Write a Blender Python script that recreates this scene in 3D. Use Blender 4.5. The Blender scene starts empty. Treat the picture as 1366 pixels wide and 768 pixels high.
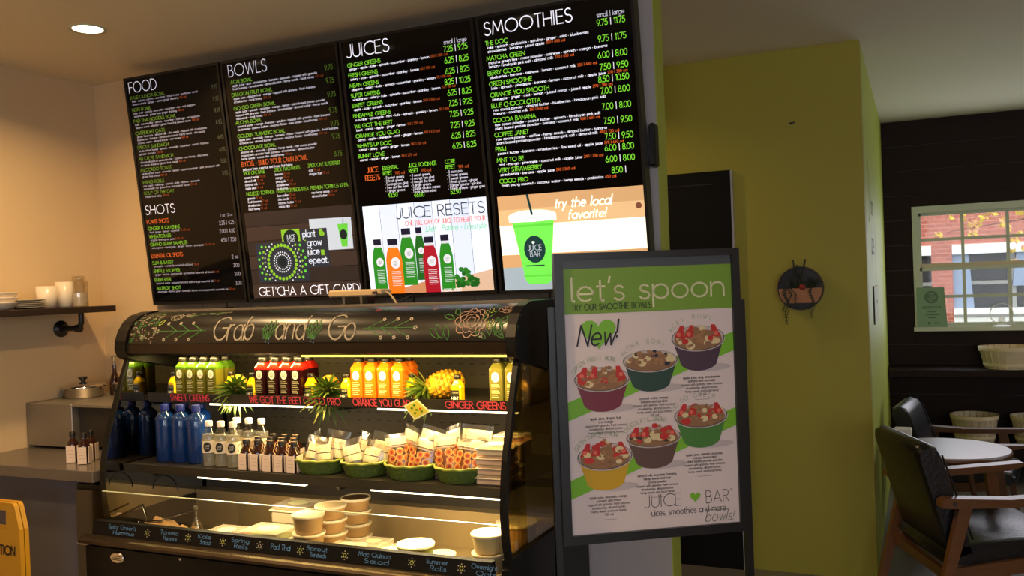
import bpy, math, random
from mathutils import Vector, Matrix
random.seed(7)
PI = math.pi
C = bpy.context.scene.collection

# ---------------------------------------------------------------- camera
CAMZ, F = 1.53, 1189.7
YAW, PITCH, ROLL = 0.42731, -0.00547, -0.03731
cy, sy, cp, sp, cr, sr = math.cos(YAW), math.sin(YAW), math.cos(PITCH), math.sin(PITCH), math.cos(ROLL), math.sin(ROLL)
fwd, rgt, up = Vector((-sy, cy, 0)), Vector((cy, sy, 0)), Vector((0, 0, 1))
fw = fwd * cp + up * sp
u2 = up * cp - fwd * sp
rt = rgt * cr + u2 * sr
upv = u2 * cr - rgt * sr
cam_data = bpy.data.cameras.new('camera'); cam = bpy.data.objects.new('camera', cam_data); C.objects.link(cam)
cam_data.sensor_width = 36; cam_data.lens = 36 * F / 1366
mw = Matrix.Identity(4)
for i in range(3):
    mw[i][0], mw[i][1], mw[i][2] = rt[i], upv[i], -fw[i]
mw[2][3] = CAMZ
cam.matrix_world = mw
cam_data.clip_start = 0.05
bpy.context.scene.camera = cam

def W(x, y, ax, val):
    """world point seen at pixel x,y of the photograph on the plane axis=val"""
    d = rt * ((x - 683) / F) - upv * ((y - 384) / F) + fw
    o = Vector((0, 0, CAMZ))
    return o + d * ((val - o[ax]) / d[ax])

# ---------------------------------------------------------------- world, lights, exposure
sc = bpy.context.scene
sc.view_settings.view_transform = 'Standard'; sc.view_settings.look = 'None'
sc.view_settings.exposure = 0; sc.view_settings.gamma = 1
try:
    sc.cycles.use_denoising = True
    sc.cycles.max_bounces = 8; sc.cycles.transparent_max_bounces = 16
    sc.cycles.caustics_reflective = False; sc.cycles.caustics_refractive = False
    sc.cycles.sample_clamp_indirect = 4
except Exception: pass
wd = bpy.data.worlds.new('daylight'); sc.world = wd; wd.use_nodes = True
wn = wd.node_tree.nodes; bg = wn['Background']
bg.inputs[0].default_value = (0.86, 0.93, 1.0, 1); bg.inputs[1].default_value = 2.7

def area(name, loc, size, power, color, rot=(0, 0, 0), size_y=None, shape='RECTANGLE', spread=PI):
    l = bpy.data.lights.new(name, 'AREA'); l.energy = power; l.color = color; l.shape = shape
    l.size = size; l.size_y = size_y or size; l.spread = spread
    o = bpy.data.objects.new(name, l); C.objects.link(o); o.location = loc; o.rotation_euler = rot
    return o
CEIL = 2.66
WARM = (1.0, 0.66, 0.31)
COOL = (0.80, 0.88, 1.0)
# daylight through the storefront windows behind and to the right of the viewer
area('daylight_window', (3.30, -2.3, 1.5), 2.2, 26, COOL, (0, PI / 2, 0), 2.0)
area('daylight_window', (3.30, 5.3, 1.5), 1.6, 5, COOL, (0, PI / 2, 0), 1.2)
area('daylight_window', (1.6, -4.9, 1.6), 2.8, 62, (0.95, 0.90, 1.0), (PI / 2, 0, 0), 2.0)
area('daylight_window', (0.62, 7.42, 1.52), 1.1, 9, COOL, (-PI / 2, 0, 0), 0.9)  # lamp added inside the plank-wall window, strengthens its weak daylight on the chairs

# ---------------------------------------------------------------- materials
def s2l(c):
    c /= 255.0
    return c / 12.92 if c <= 0.04045 else ((c + 0.055) / 1.055) ** 2.4
def rgb(r, g, b): return (s2l(r), s2l(g), s2l(b), 1)
MATS = {}
def mat(name, col, rough=0.5, metal=0.0, emit=0.0, var=0.0, vscale=8.0, bump=0.0, bscale=40.0, stretch=None, coat=0.0, spec=0.5, alpha=1.0):
    if name in MATS: return MATS[name]
    m = bpy.data.materials.new(name); m.use_nodes = True
    nt = m.node_tree; b = nt.nodes['Principled BSDF']
    c = rgb(*col)
    b.inputs['Base Color'].default_value = c
    b.inputs['Roughness'].default_value = rough; b.inputs['Metallic'].default_value = metal
    b.inputs['Specular IOR Level'].default_value = spec
    if coat: b.inputs['Coat Weight'].default_value = coat; b.inputs['Coat Roughness'].default_value = 0.06
    if emit:
        b.inputs['Emission Color'].default_value = c; b.inputs['Emission Strength'].default_value = emit
    if alpha < 1: b.inputs['Alpha'].default_value = alpha
    if var or bump:
        tc = nt.nodes.new('ShaderNodeTexCoord'); mp = nt.nodes.new('ShaderNodeMapping')
        if stretch: mp.inputs['Scale'].default_value = stretch
        nt.links.new(tc.outputs['Object'], mp.inputs['Vector'])
    if var:
        n = nt.nodes.new('ShaderNodeTexNoise'); n.inputs['Scale'].default_value = vscale; n.inputs['Detail'].default_value = 6
        mx = nt.nodes.new('ShaderNodeMix'); mx.data_type = 'RGBA'
        mx.inputs[6].default_value = tuple(min(1, v * (1 + var)) for v in c[:3]) + (1,)
        mx.inputs[7].default_value = tuple(v * (1 - var) for v in c[:3]) + (1,)
        nt.links.new(mp.outputs[0], n.inputs['Vector']); nt.links.new(n.outputs['Fac'], mx.inputs[0])
        nt.links.new(mx.outputs[2], b.inputs['Base Color'])
        if emit: nt.links.new(mx.outputs[2], b.inputs['Emission Color'])
    if bump:
        n2 = nt.nodes.new('ShaderNodeTexNoise'); n2.inputs['Scale'].default_value = bscale
        bp = nt.nodes.new('ShaderNodeBump'); bp.inputs['Strength'].default_value = bump; bp.inputs['Distance'].default_value = 0.01
        nt.links.new(mp.outputs[0], n2.inputs['Vector']); nt.links.new(n2.outputs['Fac'], bp.inputs['Height'])
        nt.links.new(bp.outputs[0], b.inputs['Normal'])
    MATS[name] = m
    return m
def glass(name, tint, refl, rough=0.03):
    """thin coated glass or clear plastic: part see-through, part mirror"""
    m = bpy.data.materials.new(name); m.use_nodes = True; nt = m.node_tree
    nt.nodes.remove(nt.nodes['Principled BSDF']); out = nt.nodes['Material Output']
    t = nt.nodes.new('ShaderNodeBsdfTransparent'); t.inputs[0].default_value = rgb(*tint)
    g = nt.nodes.new('ShaderNodeBsdfGlossy'); g.inputs['Roughness'].default_value = rough
    lw = nt.nodes.new('ShaderNodeLayerWeight'); lw.inputs['Blend'].default_value = .5
    pw = nt.nodes.new('ShaderNodeMath'); pw.operation = 'POWER'; pw.inputs[1].default_value = 4.0
    ad = nt.nodes.new('ShaderNodeMath'); ad.operation = 'MULTIPLY_ADD'; ad.use_clamp = True; ad.inputs[1].default_value = .8; ad.inputs[2].default_value = refl + .03
    nt.links.new(lw.outputs['Facing'], pw.inputs[0]); nt.links.new(pw.outputs[0], ad.inputs[0])
    mx = nt.nodes.new('ShaderNodeMixShader')
    nt.links.new(ad.outputs[0], mx.inputs[0]); nt.links.new(t.outputs[0], mx.inputs[1]); nt.links.new(g.outputs[0], mx.inputs[2])
    nt.links.new(mx.outputs[0], out.inputs[0]); MATS[name] = m
    return m
def milky(name, col, opac, rough=0.25):
    """cloudy plastic: principled with partial alpha"""
    m = mat(name, col, rough, alpha=opac); return m
def brickmat(name, c1, c2, mortar, scale, bw=0.5, rh=0.25, ms=0.02, axis='XZ'):
    m = mat(name, c1, 0.85); nt = m.node_tree; b = nt.nodes['Principled BSDF']
    tc = nt.nodes.new('ShaderNodeTexCoord'); sp_ = nt.nodes.new('ShaderNodeSeparateXYZ'); cb = nt.nodes.new('ShaderNodeCombineXYZ')
    nt.links.new(tc.outputs['Object'], sp_.inputs[0]); nt.links.new(sp_.outputs['X'], cb.inputs['X']); nt.links.new(sp_.outputs['Z'], cb.inputs['Y'])
    br = nt.nodes.new('ShaderNodeTexBrick'); br.inputs['Scale'].default_value = scale
    br.inputs['Color1'].default_value = rgb(*c1); br.inputs['Color2'].default_value = rgb(*c2); br.inputs['Mortar'].default_value = rgb(*mortar)
    br.inputs['Mortar Size'].default_value = ms; br.inputs['Brick Width'].default_value = bw; br.inputs['Row Height'].default_value = rh
    nt.links.new(cb.outputs[0], br.inputs['Vector']); nt.links.new(br.outputs['Color'], b.inputs['Base Color'])
    return m

mat('wall_cream', (216, 188, 146), 0.7, bump=0.08, bscale=120)
mat('wall_grey', (178, 172, 172), 0.45, bump=0.05, bscale=120)
mat('ceiling_paint', (232, 222, 196), 0.85, bump=0.05, bscale=90)
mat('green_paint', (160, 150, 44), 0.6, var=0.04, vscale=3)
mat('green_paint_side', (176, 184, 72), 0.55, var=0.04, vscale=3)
mat('grey_tile', (150, 138, 122), 0.35, var=0.12, vscale=5)
mat('grout', (60, 56, 54), 0.9)
mat('dark_plank', (34, 19, 11), 0.55, spec=.15, var=0.45, vscale=3, stretch=(1, 1, 14), bump=0.2, bscale=12)
mat('floor_stone', (112, 106, 100), 0.35, var=0.2, vscale=5)
mat('black_door', (17, 13, 9), 0.65, spec=.15)
mat('black_plastic', (16, 15, 15), 0.4)
mat('black_gloss', (14, 13, 13), 0.12, coat=0.5)
mat('frame_black', (20, 20, 22), 0.35)
mat('case_black', (14, 12, 11), 0.42, spec=0.3)
mat('chalk_black', (22, 19, 17), 0.28, var=0.15, vscale=30)
mat('steel', (176, 168, 152), 0.28, 0.95, var=0.06, vscale=6, stretch=(1, 8, 8))
mat('steel_dull', (150, 142, 130), 0.45, 0.7, var=0.08, vscale=6)
mat('lip_steel', (70, 58, 46), 0.26, 0.7)
mat('strip_black', (9, 9, 9), 0.6, spec=.2)
mat('well_steel', (186, 166, 124), 0.34, 0.55, var=.08, vscale=5, stretch=(6, 1, 1))
mat('liner', (98, 90, 74), 0.5, 0.2, var=0.06)
mat('liner_dark', (44, 40, 34), 0.5)
mat('shelf_metal', (58, 54, 48), 0.35, 0.5)
mat('chrome', (210, 205, 200), 0.12, 1.0)
mat('screen_black', (5, 5, 8), 0.06, spec=0.3)
mat('white_trim', (196, 200, 176), 0.5)
mat('sill_cream', (206, 188, 150), 0.5)
mat('black_leather', (20, 19, 21), 0.32, bump=0.15, bscale=60)
mat('chair_wood', (102, 66, 38), 0.32, var=0.25, vscale=6, stretch=(1, 8, 8))
mat('table_top', (168, 158, 164), 0.3, var=0.05, vscale=14)
mat('basket_slat', (206, 186, 152), 0.6, var=0.15, vscale=10)
mat('basket_inner', (178, 146, 98), 0.7)
mat('paper_white', (232, 226, 222), 0.6)
mat('yellow_plastic', (168, 122, 16), 0.45)
mat('counter_top', (92, 84, 78), 0.25, var=0.08, vscale=20)
mat('counter_wall', (84, 82, 90), 0.7)
mat('ceramic', (226, 212, 190), 0.25)
mat('ceramic_dark', (50, 42, 36), 0.4)
mat('beige_plastic', (206, 176, 132), 0.45)
mat('cable_black', (10, 10, 10), 0.5)
glass('side_glass', (200, 190, 150), 0.16, 0.015)
glass('mirror_glass', (110, 100, 76), 0.55, 0.01)
glass('front_glass', (250, 250, 245), 0.015)
glass('window_glass', (250, 252, 250), -0.02)
glass('clear_plastic', (248, 246, 238), 0.03, 0.10)
glass('clear_ware', (235, 232, 225), 0.12, 0.03)
mat('blue_glass', (14, 50, 112), .10, alpha=.82, spec=.8)
glass('bag_film', (240, 236, 226), 0.16, 0.22)

# ---------------------------------------------------------------- mesh builder
class MB:
    def __init__(s, m='steel'): s.v = []; s.f = []; s.fm = []; s.m = m; s.sm = []
    def add(s, vs, fs, m=None, smooth=False):
        b = len(s.v); s.v += [tuple(p) for p in vs]
        for f in fs: s.f.append([b + i for i in f]); s.fm.append(m or s.m); s.sm.append(smooth)
        return s
    def box(s, x0, x1, y0, y1, z0, z1, m=None, M=None, bev=0.0):
        if bev:
            b = bev; vs = []
            # chamfered box: 24 vertices
            xs, ys, zs = (x0, x1), (y0, y1), (z0, z1)
            idx = {}
            for i in (0, 1):
                for j in (0, 1):
                    for k in (0, 1):
                        X, Y, Z = xs[i], ys[j], zs[k]; dx, dy, dz = (b, -b)[i], (b, -b)[j], (b, -b)[k]
                        for a, p in enumerate(((X, Y + dy, Z + dz), (X + dx, Y, Z + dz), (X + dx, Y + dy, Z))):
                            idx[(i, j, k, a)] = len(vs); vs.append(p)
            fs = []
            for i in (0, 1): fs.append([idx[(i, j, k, 0)] for j, k in ((0, 0), (1, 0), (1, 1), (0, 1))])
            for j in (0, 1): fs.append([idx[(i, j, k, 1)] for i, k in ((0, 0), (1, 0), (1, 1), (0, 1))])
            for k in (0, 1): fs.append([idx[(i, j, k, 2)] for i, j in ((0, 0), (1, 0), (1, 1), (0, 1))])
            for i in (0, 1):
                for j in (0, 1): fs.append([idx[(i, j, 0, 0)], idx[(i, j, 0, 1)], idx[(i, j, 1, 1)], idx[(i, j, 1, 0)]])
            for i in (0, 1):
                for k in (0, 1): fs.append([idx[(i, 0, k, 0)], idx[(i, 0, k, 2)], idx[(i, 1, k, 2)], idx[(i, 1, k, 0)]])
            for j in (0, 1):
                for k in (0, 1): fs.append([idx[(0, j, k, 1)], idx[(0, j, k, 2)], idx[(1, j, k, 2)], idx[(1, j, k, 1)]])
            for i in (0, 1):
                for j in (0, 1):
                    for k in (0, 1): fs.append([idx[(i, j, k, a)] for a in range(3)])
        else:
            vs = [(x, y, z) for x in (x0, x1) for y in (y0, y1) for z in (z0, z1)]
            fs = [(0, 1, 3, 2), (4, 6, 7, 5), (0, 4, 5, 1), (2, 3, 7, 6), (0, 2, 6, 4), (1, 5, 7, 3)]
        if M is not None: vs = [M @ Vector(p) for p in vs]
        return s.add(vs, fs, m)
    def bar(s, p, q, w, h, m=None, upv=Vector((0, 0, 1)), w2=None, h2=None):
        p, q = Vector(p), Vector(q); d = (q - p).normalized(); sx = d.cross(upv)
        if sx.length < 1e-4: sx = d.cross(Vector((0, 1, 0)))
        sx.normalize(); sz = sx.cross(d).normalized(); vs = []
        for c, a, b in ((p, w, h), (q, w2 or w, h2 or h)):
            for i, j in ((-1, -1), (1, -1), (1, 1), (-1, 1)): vs.append(c + sx * (i * a / 2) + sz * (j * b / 2))
        return s.add(vs, [(3, 2, 1, 0), (4, 5, 6, 7), (0, 1, 5, 4), (1, 2, 6, 5), (2, 3, 7, 6), (3, 0, 4, 7)], m)
    def tube(s, pts, r, seg=8, m=None, cap=True):
        pts = [Vector(p) for p in pts]; n = len(pts); rs = r if isinstance(r, (list, tuple)) else [r] * n
        vs = []; prev = None
        for i, p in enumerate(pts):
            t = (pts[min(i + 1, n - 1)] - pts[max(i - 1, 0)]).normalized()
            if prev is None:
                a = t.orthogonal().normalized()
            else:
                a = prev - t * prev.dot(t); a.normalize()
            prev = a; b = t.cross(a)
            for k in range(seg):
                an = 2 * PI * k / seg; vs.append(p + (a * math.cos(an) + b * math.sin(an)) * rs[i])
        fs = [(i * seg + k, i * seg + (k + 1) % seg, (i + 1) * seg + (k + 1) % seg, (i + 1) * seg + k) for i in range(n - 1) for k in range(seg)]
        s.add(vs, fs, m, True)
        if cap: s.add([vs[k] for k in range(seg)], [list(range(seg))[::-1]], m); s.add([vs[(n - 1) * seg + k] for k in range(seg)], [list(range(seg))], m)
        return s
    def lathe(s, prof, c=(0, 0, 0), seg=20, m=None, sx=1.0, sy=1.0, sq=None, smooth=True, M=None, cap=True):
        """profile of (r,z); sq = superellipse exponent for square sections"""
        vs = []
        for r, z in prof:
            for k in range(seg):
                a = 2 * PI * k / seg; ca, sa = math.cos(a), math.sin(a)
                if sq:
                    d = (abs(ca) ** sq + abs(sa) ** sq) ** (-1 / sq); ca *= d; sa *= d
                p = Vector((c[0] + r * ca * sx, c[1] + r * sa * sy, c[2] + z))
                vs.append(M @ p if M is not None else p)
        n = len(prof)
        fs = [(i * seg + k, i * seg + (k + 1) % seg, (i + 1) * seg + (k + 1) % seg, (i + 1) * seg + k) for i in range(n - 1) for k in range(seg)]
        s.add(vs, fs, m, smooth)
        if cap:
            if prof[0][0] > 1e-5: s.add(vs[:seg], [list(range(seg))[::-1]], m)
            if prof[-1][0] > 1e-5: s.add(vs[-seg:], [list(range(seg))], m)
        return s
    def prism(s, poly, ax, a, b, m=None):
        """extrude a 2-D polygon along axis ax (0,1,2) from a to b"""
        def P(u, v, w):
            return {0: (w, u, v), 1: (u, w, v), 2: (u, v, w)}[ax]
        n = len(poly); vs = [P(u, v, a) for u, v in poly] + [P(u, v, b) for u, v in poly]
        fs = [list(range(n))[::-1], list(range(n, 2 * n))] + [(i, (i + 1) % n, n + (i + 1) % n, n + i) for i in range(n)]
        return s.add(vs, fs, m)
    def sphere(s, c, r, m=None, sx=1, sy=1, sz=1, seg=12, M=None):
        pr = [(max(1e-4, math.sin(PI * i / 8)) * r, -math.cos(PI * i / 8) * r * sz) for i in range(9)]
        return s.lathe(pr, c, seg, m, sx, sy, M=M, cap=False)
    def build(s, name, parent=None, local=False):
        me = bpy.data.meshes.new(name)
        off = Vector((0, 0, 0))
        if parent is not None and not local:
            q = parent
            while q is not None: off += q.location; q = q.parent
        me.from_pydata([Vector(p) - off for p in s.v], [], s.f)
        names = []
        for x in s.fm:
            if x not in names: names.append(x)
        for x in names: me.materials.append(MATS[x])
        me.polygons.foreach_set('material_index', [names.index(x) for x in s.fm])
        me.polygons.foreach_set('use_smooth', s.sm)
        me.update()
        o = bpy.data.objects.new(name, me); C.objects.link(o)
        if parent is not None: o.parent = parent
        return o

def tag(o, label, cat, group=None, kind=None):
    o['label'] = label; o['category'] = cat
    if group: o['group'] = group
    if kind: o['kind'] = kind
    return o
def thing(name, label, cat, loc=(0, 0, 0), rz=0, group=None):
    o = bpy.data.objects.new(name, None); C.objects.link(o); o.location = loc; o.rotation_euler = (0, 0, rz)
    o.empty_display_size = 0.05
    return tag(o, label, cat, group)
def struct(o): o['kind'] = 'structure'; return o
def copy_tree(o, parent=None):
    c = o.copy(); C.objects.link(c)
    if parent is not None: c.parent = parent
    for ch in list(o.children):
        copy_tree(ch, c)
    return c
def dup(o, loc, rz, label, group=None):
    c = copy_tree(o); c.location = loc; c.rotation_euler = (0, 0, rz); c['label'] = label
    if group: c['group'] = group
    return c

# ---------------------------------------------------------------- stroke lettering
def A(cx, cy_, rx, ry, a0, a1, n=7):
    return [(cx + rx * math.cos(math.radians(a0 + (a1 - a0) * i / n)), cy_ + ry * math.sin(math.radians(a0 + (a1 - a0) * i / n))) for i in range(n + 1)]
GREEN, ORNG, WHT = 'txt_green', 'txt_orange', 'txt_white'
G = {
'A': (.72, [[(0, 0), (.36, 1), (.72, 0)], [(.13, .34), (.59, .34)]]),
'B': (.5, [[(0, .52), (.22, .52)] + A(.24, .26, .26, .26, 90, -90) + [(0, 0), (0, 1), (.2, 1)] + A(.2, .76, .24, .24, 90, -90)]),
'C': (.74, [A(.5, .5, .5, .5, 48, 312, 12)]),
'D': (.7, [[(0, 0), (0, 1), (.2, 1)] + A(.2, .5, .5, .5, 90, -90, 10) + [(0, 0)]]),
'E': (.46, [[(.46, 1), (0, 1), (0, 0), (.46, 0)], [(0, .52), (.42, .52)]]),
'F': (.44, [[(.44, 1), (0, 1), (0, 0)], [(0, .52), (.4, .52)]]),
'G': (.86, [A(.5, .5, .5, .5, 45, 350, 12) + [(.98, .47), (.58, .47)]]),
'H': (.6, [[(0, 0), (0, 1)], [(.6, 0), (.6, 1)], [(0, .52), (.6, .52)]]),
'I': (.05, [[(0, 0), (0, 1)]]),
'J': (.36, [[(.36, 1), (.36, .22)] + A(.16, .2, .2, .2, 0, -150, 5)]),
'K': (.55, [[(0, 0), (0, 1)], [(.5, 1), (0, .45), (.55, 0)]]),
'L': (.42, [[(0, 1), (0, 0), (.42, 0)]]),
'M': (.84, [[(0, 0), (.12, 1), (.42, .2), (.72, 1), (.84, 0)]]),
'N': (.64, [[(0, 0), (0, 1), (.64, 0), (.64, 1)]]),
'O': (.98, [A(.49, .5, .49, .5, 0, 360, 16)]),
'P': (.48, [[(0, 0), (0, 1), (.22, 1)] + A(.22, .75, .26, .25, 90, -90) + [(0, .5)]]),
'Q': (.98, [A(.49, .5, .49, .5, 0, 360, 16), [(.6, .3), (.95, -.05)]]),
'R': (.5, [[(0, 0), (0, 1), (.22, 1)] + A(.22, .75, .26, .25, 90, -90) + [(0, .5)], [(.2, .5), (.5, 0)]]),
'S': (.48, [A(.24, .76, .22, .24, 35, 250, 8) + A(.24, .26, .25, .26, 75, -150, 8)]),
'T': (.5, [[(0, 1), (.5, 1)], [(.25, 1), (.25, 0)]]),
'U': (.58, [[(0, 1), (0, .29)] + A(.29, .29, .29, .29, 180, 360, 8) + [(.58, 1)]]),
'V': (.66, [[(0, 1), (.33, 0), (.66, 1)]]),
'W': (.96, [[(0, 1), (.24, 0), (.48, .9), (.72, 0), (.96, 1)]]),
'X': (.56, [[(0, 0), (.56, 1)], [(0, 1), (.56, 0)]]),
'Y': (.58, [[(0, 1), (.29, .48), (.58, 1)], [(.29, .48), (.29, 0)]]),
'Z': (.54, [[(0, 1), (.54, 1), (0, 0), (.54, 0)]]),
'a': (.56, [A(.29, .3, .28, .3, 0, 360, 12), [(.57, .6), (.57, 0)]]),
'b': (.57, [A(.28, .3, .28, .3, 0, 360, 12), [(0, 1), (0, 0)]]),
'c': (.45, [A(.29, .3, .29, .3, 50, 310, 10)]),
'd': (.57, [A(.29, .3, .28, .3, 0, 360, 12), [(.57, 1), (.57, 0)]]),
'e': (.58, [[(.02, .3), (.57, .3)] + A(.29, .3, .28, .3, 0, 315, 12)]),
'f': (.3, [A(.24, .82, .13, .16, 70, 180, 4) + [(.11, 0)], [(0, .6), (.28, .6)]]),
'g': (.57, [A(.29, .3, .28, .3, 0, 360, 12), [(.57, .6), (.57, -.12)] + A(.3, -.12, .27, .2, 0, -150, 5)]),
'h': (.48, [[(0, 1), (0, 0)], A(.24, .36, .24, .24, 180, 0, 6) + [(.48, 0)]]),
'i': (.03, [[(0, .6), (0, 0)], [(0, .82), (0, .88)]]),
'j': (.1, [[(.1, .6), (.1, -.2), (0, -.32)], [(.1, .82), (.1, .88)]]),
'k': (.42, [[(0, 1), (0, 0)], [(.38, .6), (0, .25), (.42, 0)]]),
'l': (.06, [[(0, 1), (0, .06), (.08, 0)]]),
'm': (.82, [[(0, .6), (0, 0)], A(.205, .38, .205, .22, 180, 0, 6) + [(.41, 0)], A(.615, .38, .205, .22, 180, 0, 6) + [(.82, 0)]]),
'n': (.48, [[(0, .6), (0, 0)], A(.24, .36, .24, .24, 180, 0, 6) + [(.48, 0)]]),
'o': (.6, [A(.3, .3, .3, .3, 0, 360, 14)]),
'p': (.57, [A(.29, .3, .28, .3, 0, 360, 12), [(0, .6), (0, -.34)]]),
'q': (.57, [A(.29, .3, .28, .3, 0, 360, 12), [(.57, .6), (.57, -.34)]]),
'r': (.26, [[(0, .6), (0, 0)], A(.22, .36, .22, .24, 180, 75, 4)]),
's': (.36, [A(.18, .455, .16, .145, 30, 255, 6) + A(.18, .155, .18, .155, 75, -155, 6)]),
't': (.3, [[(.12, .85), (.12, .12)] + A(.22, .12, .1, .12, 180, 280, 3), [(0, .6), (.28, .6)]]),
'u': (.48, [[(0, .6), (0, .24)] + A(.24, .24, .24, .24, 180, 360, 6), [(.48, .6), (.48, 0)]]),
'v': (.46, [[(0, .6), (.23, 0), (.46, .6)]]),
'w': (.7, [[(0, .6), (.18, 0), (.35, .55), (.52, 0), (.7, .6)]]),
'x': (.42, [[(0, 0), (.42, .6)], [(0, .6), (.42, 0)]]),
'y': (.46, [[(0, .6), (.23, 0)], [(.46, .6), (.1, -.34)]]),
'z': (.4, [[(0, .6), (.4, .6), (0, 0), (.4, 0)]]),
'0': (.54, [A(.27, .5, .27, .5, 0, 360, 12)]), '1': (.22, [[(0, .82), (.2, 1), (.2, 0)]]),
'2': (.48, [A(.24, .74, .23, .26, 170, -30, 7) + [(0, 0), (.48, 0)]]),
'3': (.46, [A(.22, .76, .2, .24, 150, -80, 6) + A(.22, .27, .24, .27, 80, -150, 7)]),
'4': (.54, [[(.4, 0), (.4, 1), (0, .28), (.54, .28)]]),
'5': (.46, [[(.42, 1), (.1, 1), (.04, .55)] + A(.2, .31, .26, .31, 110, -145, 8)]),
'6': (.5, [[(.34, 1), (.06, .45)] + A(.25, .29, .25, .29, 150, 510, 12)]),
'7': (.46, [[(0, 1), (.46, 1), (.12, 0)]]),
'8': (.48, [A(.24, .75, .2, .25, 0, 360, 10), A(.24, .26, .24, .26, 0, 360, 10)]),
'9': (.5, [[(.16, 0), (.44, .55)] + A(.25, .71, .25, .29, -30, 330, 12)]),
'.': (.05, [[(0, 0), (0, .07)]]), ',': (.06, [[(.05, .08), (0, -.12)]]), "'": (.05, [[(.04, 1), (.0, .76)]]),
'!': (.04, [[(.02, 1), (.02, .3)], [(.02, 0), (.02, .08)]]), '&': (.6, [[(.6, 0), (.12, .74)] + A(.27, .82, .16, .18, 200, -20, 6) + [(.05, .3)] + A(.25, .22, .22, .22, 150, 340, 6) + [(.6, .42)]]),
'-': (.3, [[(0, .45), (.3, .45)]]), '|': (.04, [[(.02, -.05), (.02, 1.05)]]), '*': (.12, [[(0, .34), (.12, .34)], [(.06, .28), (.06, .4)]]),
'$': (.46, [A(.23, .72, .2, .2, 35, 250, 7) + A(.23, .3, .22, .22, 75, -150, 7), [(.23, 1.05), (.23, -.05)]]), '/': (.3, [[(0, 0), (.3, 1)]]),
}
def twidth(s, h, tr=.16):
    w = 0
    for ch in s: w += (G[ch][0] if ch in G else .3) * h + tr * h
    return w - tr * h
hm_ref = [None]
def ribbon(mb, pts, w, mp, m, off=0.0, closed=False):
    for i in range(len(pts) - 1):
        (x0, y0), (x1, y1) = pts[i], pts[i + 1]
        dx, dy = x1 - x0, y1 - y0; l = math.hypot(dx, dy)
        if l < 1e-7: continue
        if mp is hm_ref[0] and l > .007:
            k = int(l / .006) + 1; ribbon(mb, [(x0 + dx * j / k, y0 + dy * j / k) for j in range(k + 1)], w, mp, m, off); continue
        dx /= l; dy /= l; e = w * .35; nx, ny = -dy * w / 2, dx * w / 2
        q = [(x0 - dx * e + nx, y0 - dy * e + ny), (x0 - dx * e - nx, y0 - dy * e - ny), (x1 + dx * e - nx, y1 + dy * e - ny), (x1 + dx * e + nx, y1 + dy * e + ny)]
        mb.add([mp(a, b, off) for a, b in q], [(0, 1, 2, 3)], m)
def text(mb, s, x, y, h, mp, m, w=.1, align='l', tr=.16, off=.0008, width=None, shear=0, sx=1.0, jit=0):
    """stroke lettering at x,y (surface metres); h = cap height; w = stroke / cap height"""
    tw = twidth(s, h, tr)
    if width: sx = width / tw
    tw *= sx
    if align == 'r': x -= tw
    if align == 'c': x -= tw / 2
    for ch in s:
        g = G.get(ch)
        mm = (WHT if m == GREEN else m) if ch == '|' else m
        if g is None: x += (.3 + tr) * h * sx; continue
        j = random.uniform(-jit, jit) * h
        for st in g[1]:
            ribbon(mb, [(x + (a + shear * b) * h * sx, y + b * h + j) for a, b in st], w * h, mp, mm, off)
        x += (g[0] + tr) * h * sx
def poly(mb, pts, mp, m, off): mb.add([mp(a, b, off) for a, b in pts], [list(range(len(pts)))], m)
def rect(mb, x0, y0, x1, y1, mp, m, off): poly(mb, [(x0, y0), (x1, y0), (x1, y1), (x0, y1)], mp, m, off)
def disk(mb, cx, cy_, rx, ry, mp, m, off, n=20, a0=0, a1=360): poly(mb, [(cx + rx * math.cos(math.radians(a0 + (a1 - a0) * i / n)), cy_ + ry * math.sin(math.radians(a0 + (a1 - a0) * i / n))) for i in range(n + (0 if a1 - a0 == 360 else 1))], mp, m, off)
def heart(cx, cy_, w, h, n=24):
    out = []
    for i in range(n):
        t = 2 * PI * i / n
        out.append((cx + w / 32 * 16 * math.sin(t) ** 3, cy_ + h / 30 * (13 * math.cos(t) - 5 * math.cos(2 * t) - 2 * math.cos(3 * t) - math.cos(4 * t) + 2.5)))
    return out

# ================================================================ SETTING
XL, YB, XE, YBE = -3.945, 3.413, -0.905, 3.534      # left wall, menu wall, its free end
YG, XG, YF = 4.707, -0.227, 7.50                    # green block, far wall
XR_, YR_ = 3.4, -5.0
b = MB('floor_stone'); b.box(-9.6, XR_ + .1, YR_ - .1, YF + .1, -.1, 0); struct(b.build('floor'))
b = MB('ceiling_paint'); b.box(-9.6, XR_ + .1, YR_ - .1, YF + .1, CEIL, CEIL + .1); struct(b.build('ceiling'))
b = MB('wall_cream'); b.box(XL - .12, XL, .8, YB, 0, CEIL); b.box(-9.6, XL - .12, .8, .92, 0, CEIL); struct(b.build('wall_left'))
b = MB('wall_cream'); b.box(-9.7, -9.6, YR_, .92, 0, CEIL); struct(b.build('wall_left'))
wb = MB('wall_cream'); wb.box(XL - .12, -3.55, YB, YBE, 0, CEIL, 'wall_cream'); wb.box(-3.55, XE - .004, YB, YBE, 0, CEIL, 'wall_grey')
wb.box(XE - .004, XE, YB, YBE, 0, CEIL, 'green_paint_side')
wall_back = struct(wb.build('wall_back'))
# dark grey wall tiles under and behind the screens: one object per tile
for r in range(3):
    for c_ in range(9):
        x0 = -3.55 + c_ * .305 - 0
        x1 = min(x0 + .300, XE - .10)
        t = MB('grey_tile'); z0 = .90 + r * .20
        t.box(x0, x1, YB - .009, YB, z0, z0 + .195, bev=.002); t.build('tile', wall_back)
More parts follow.
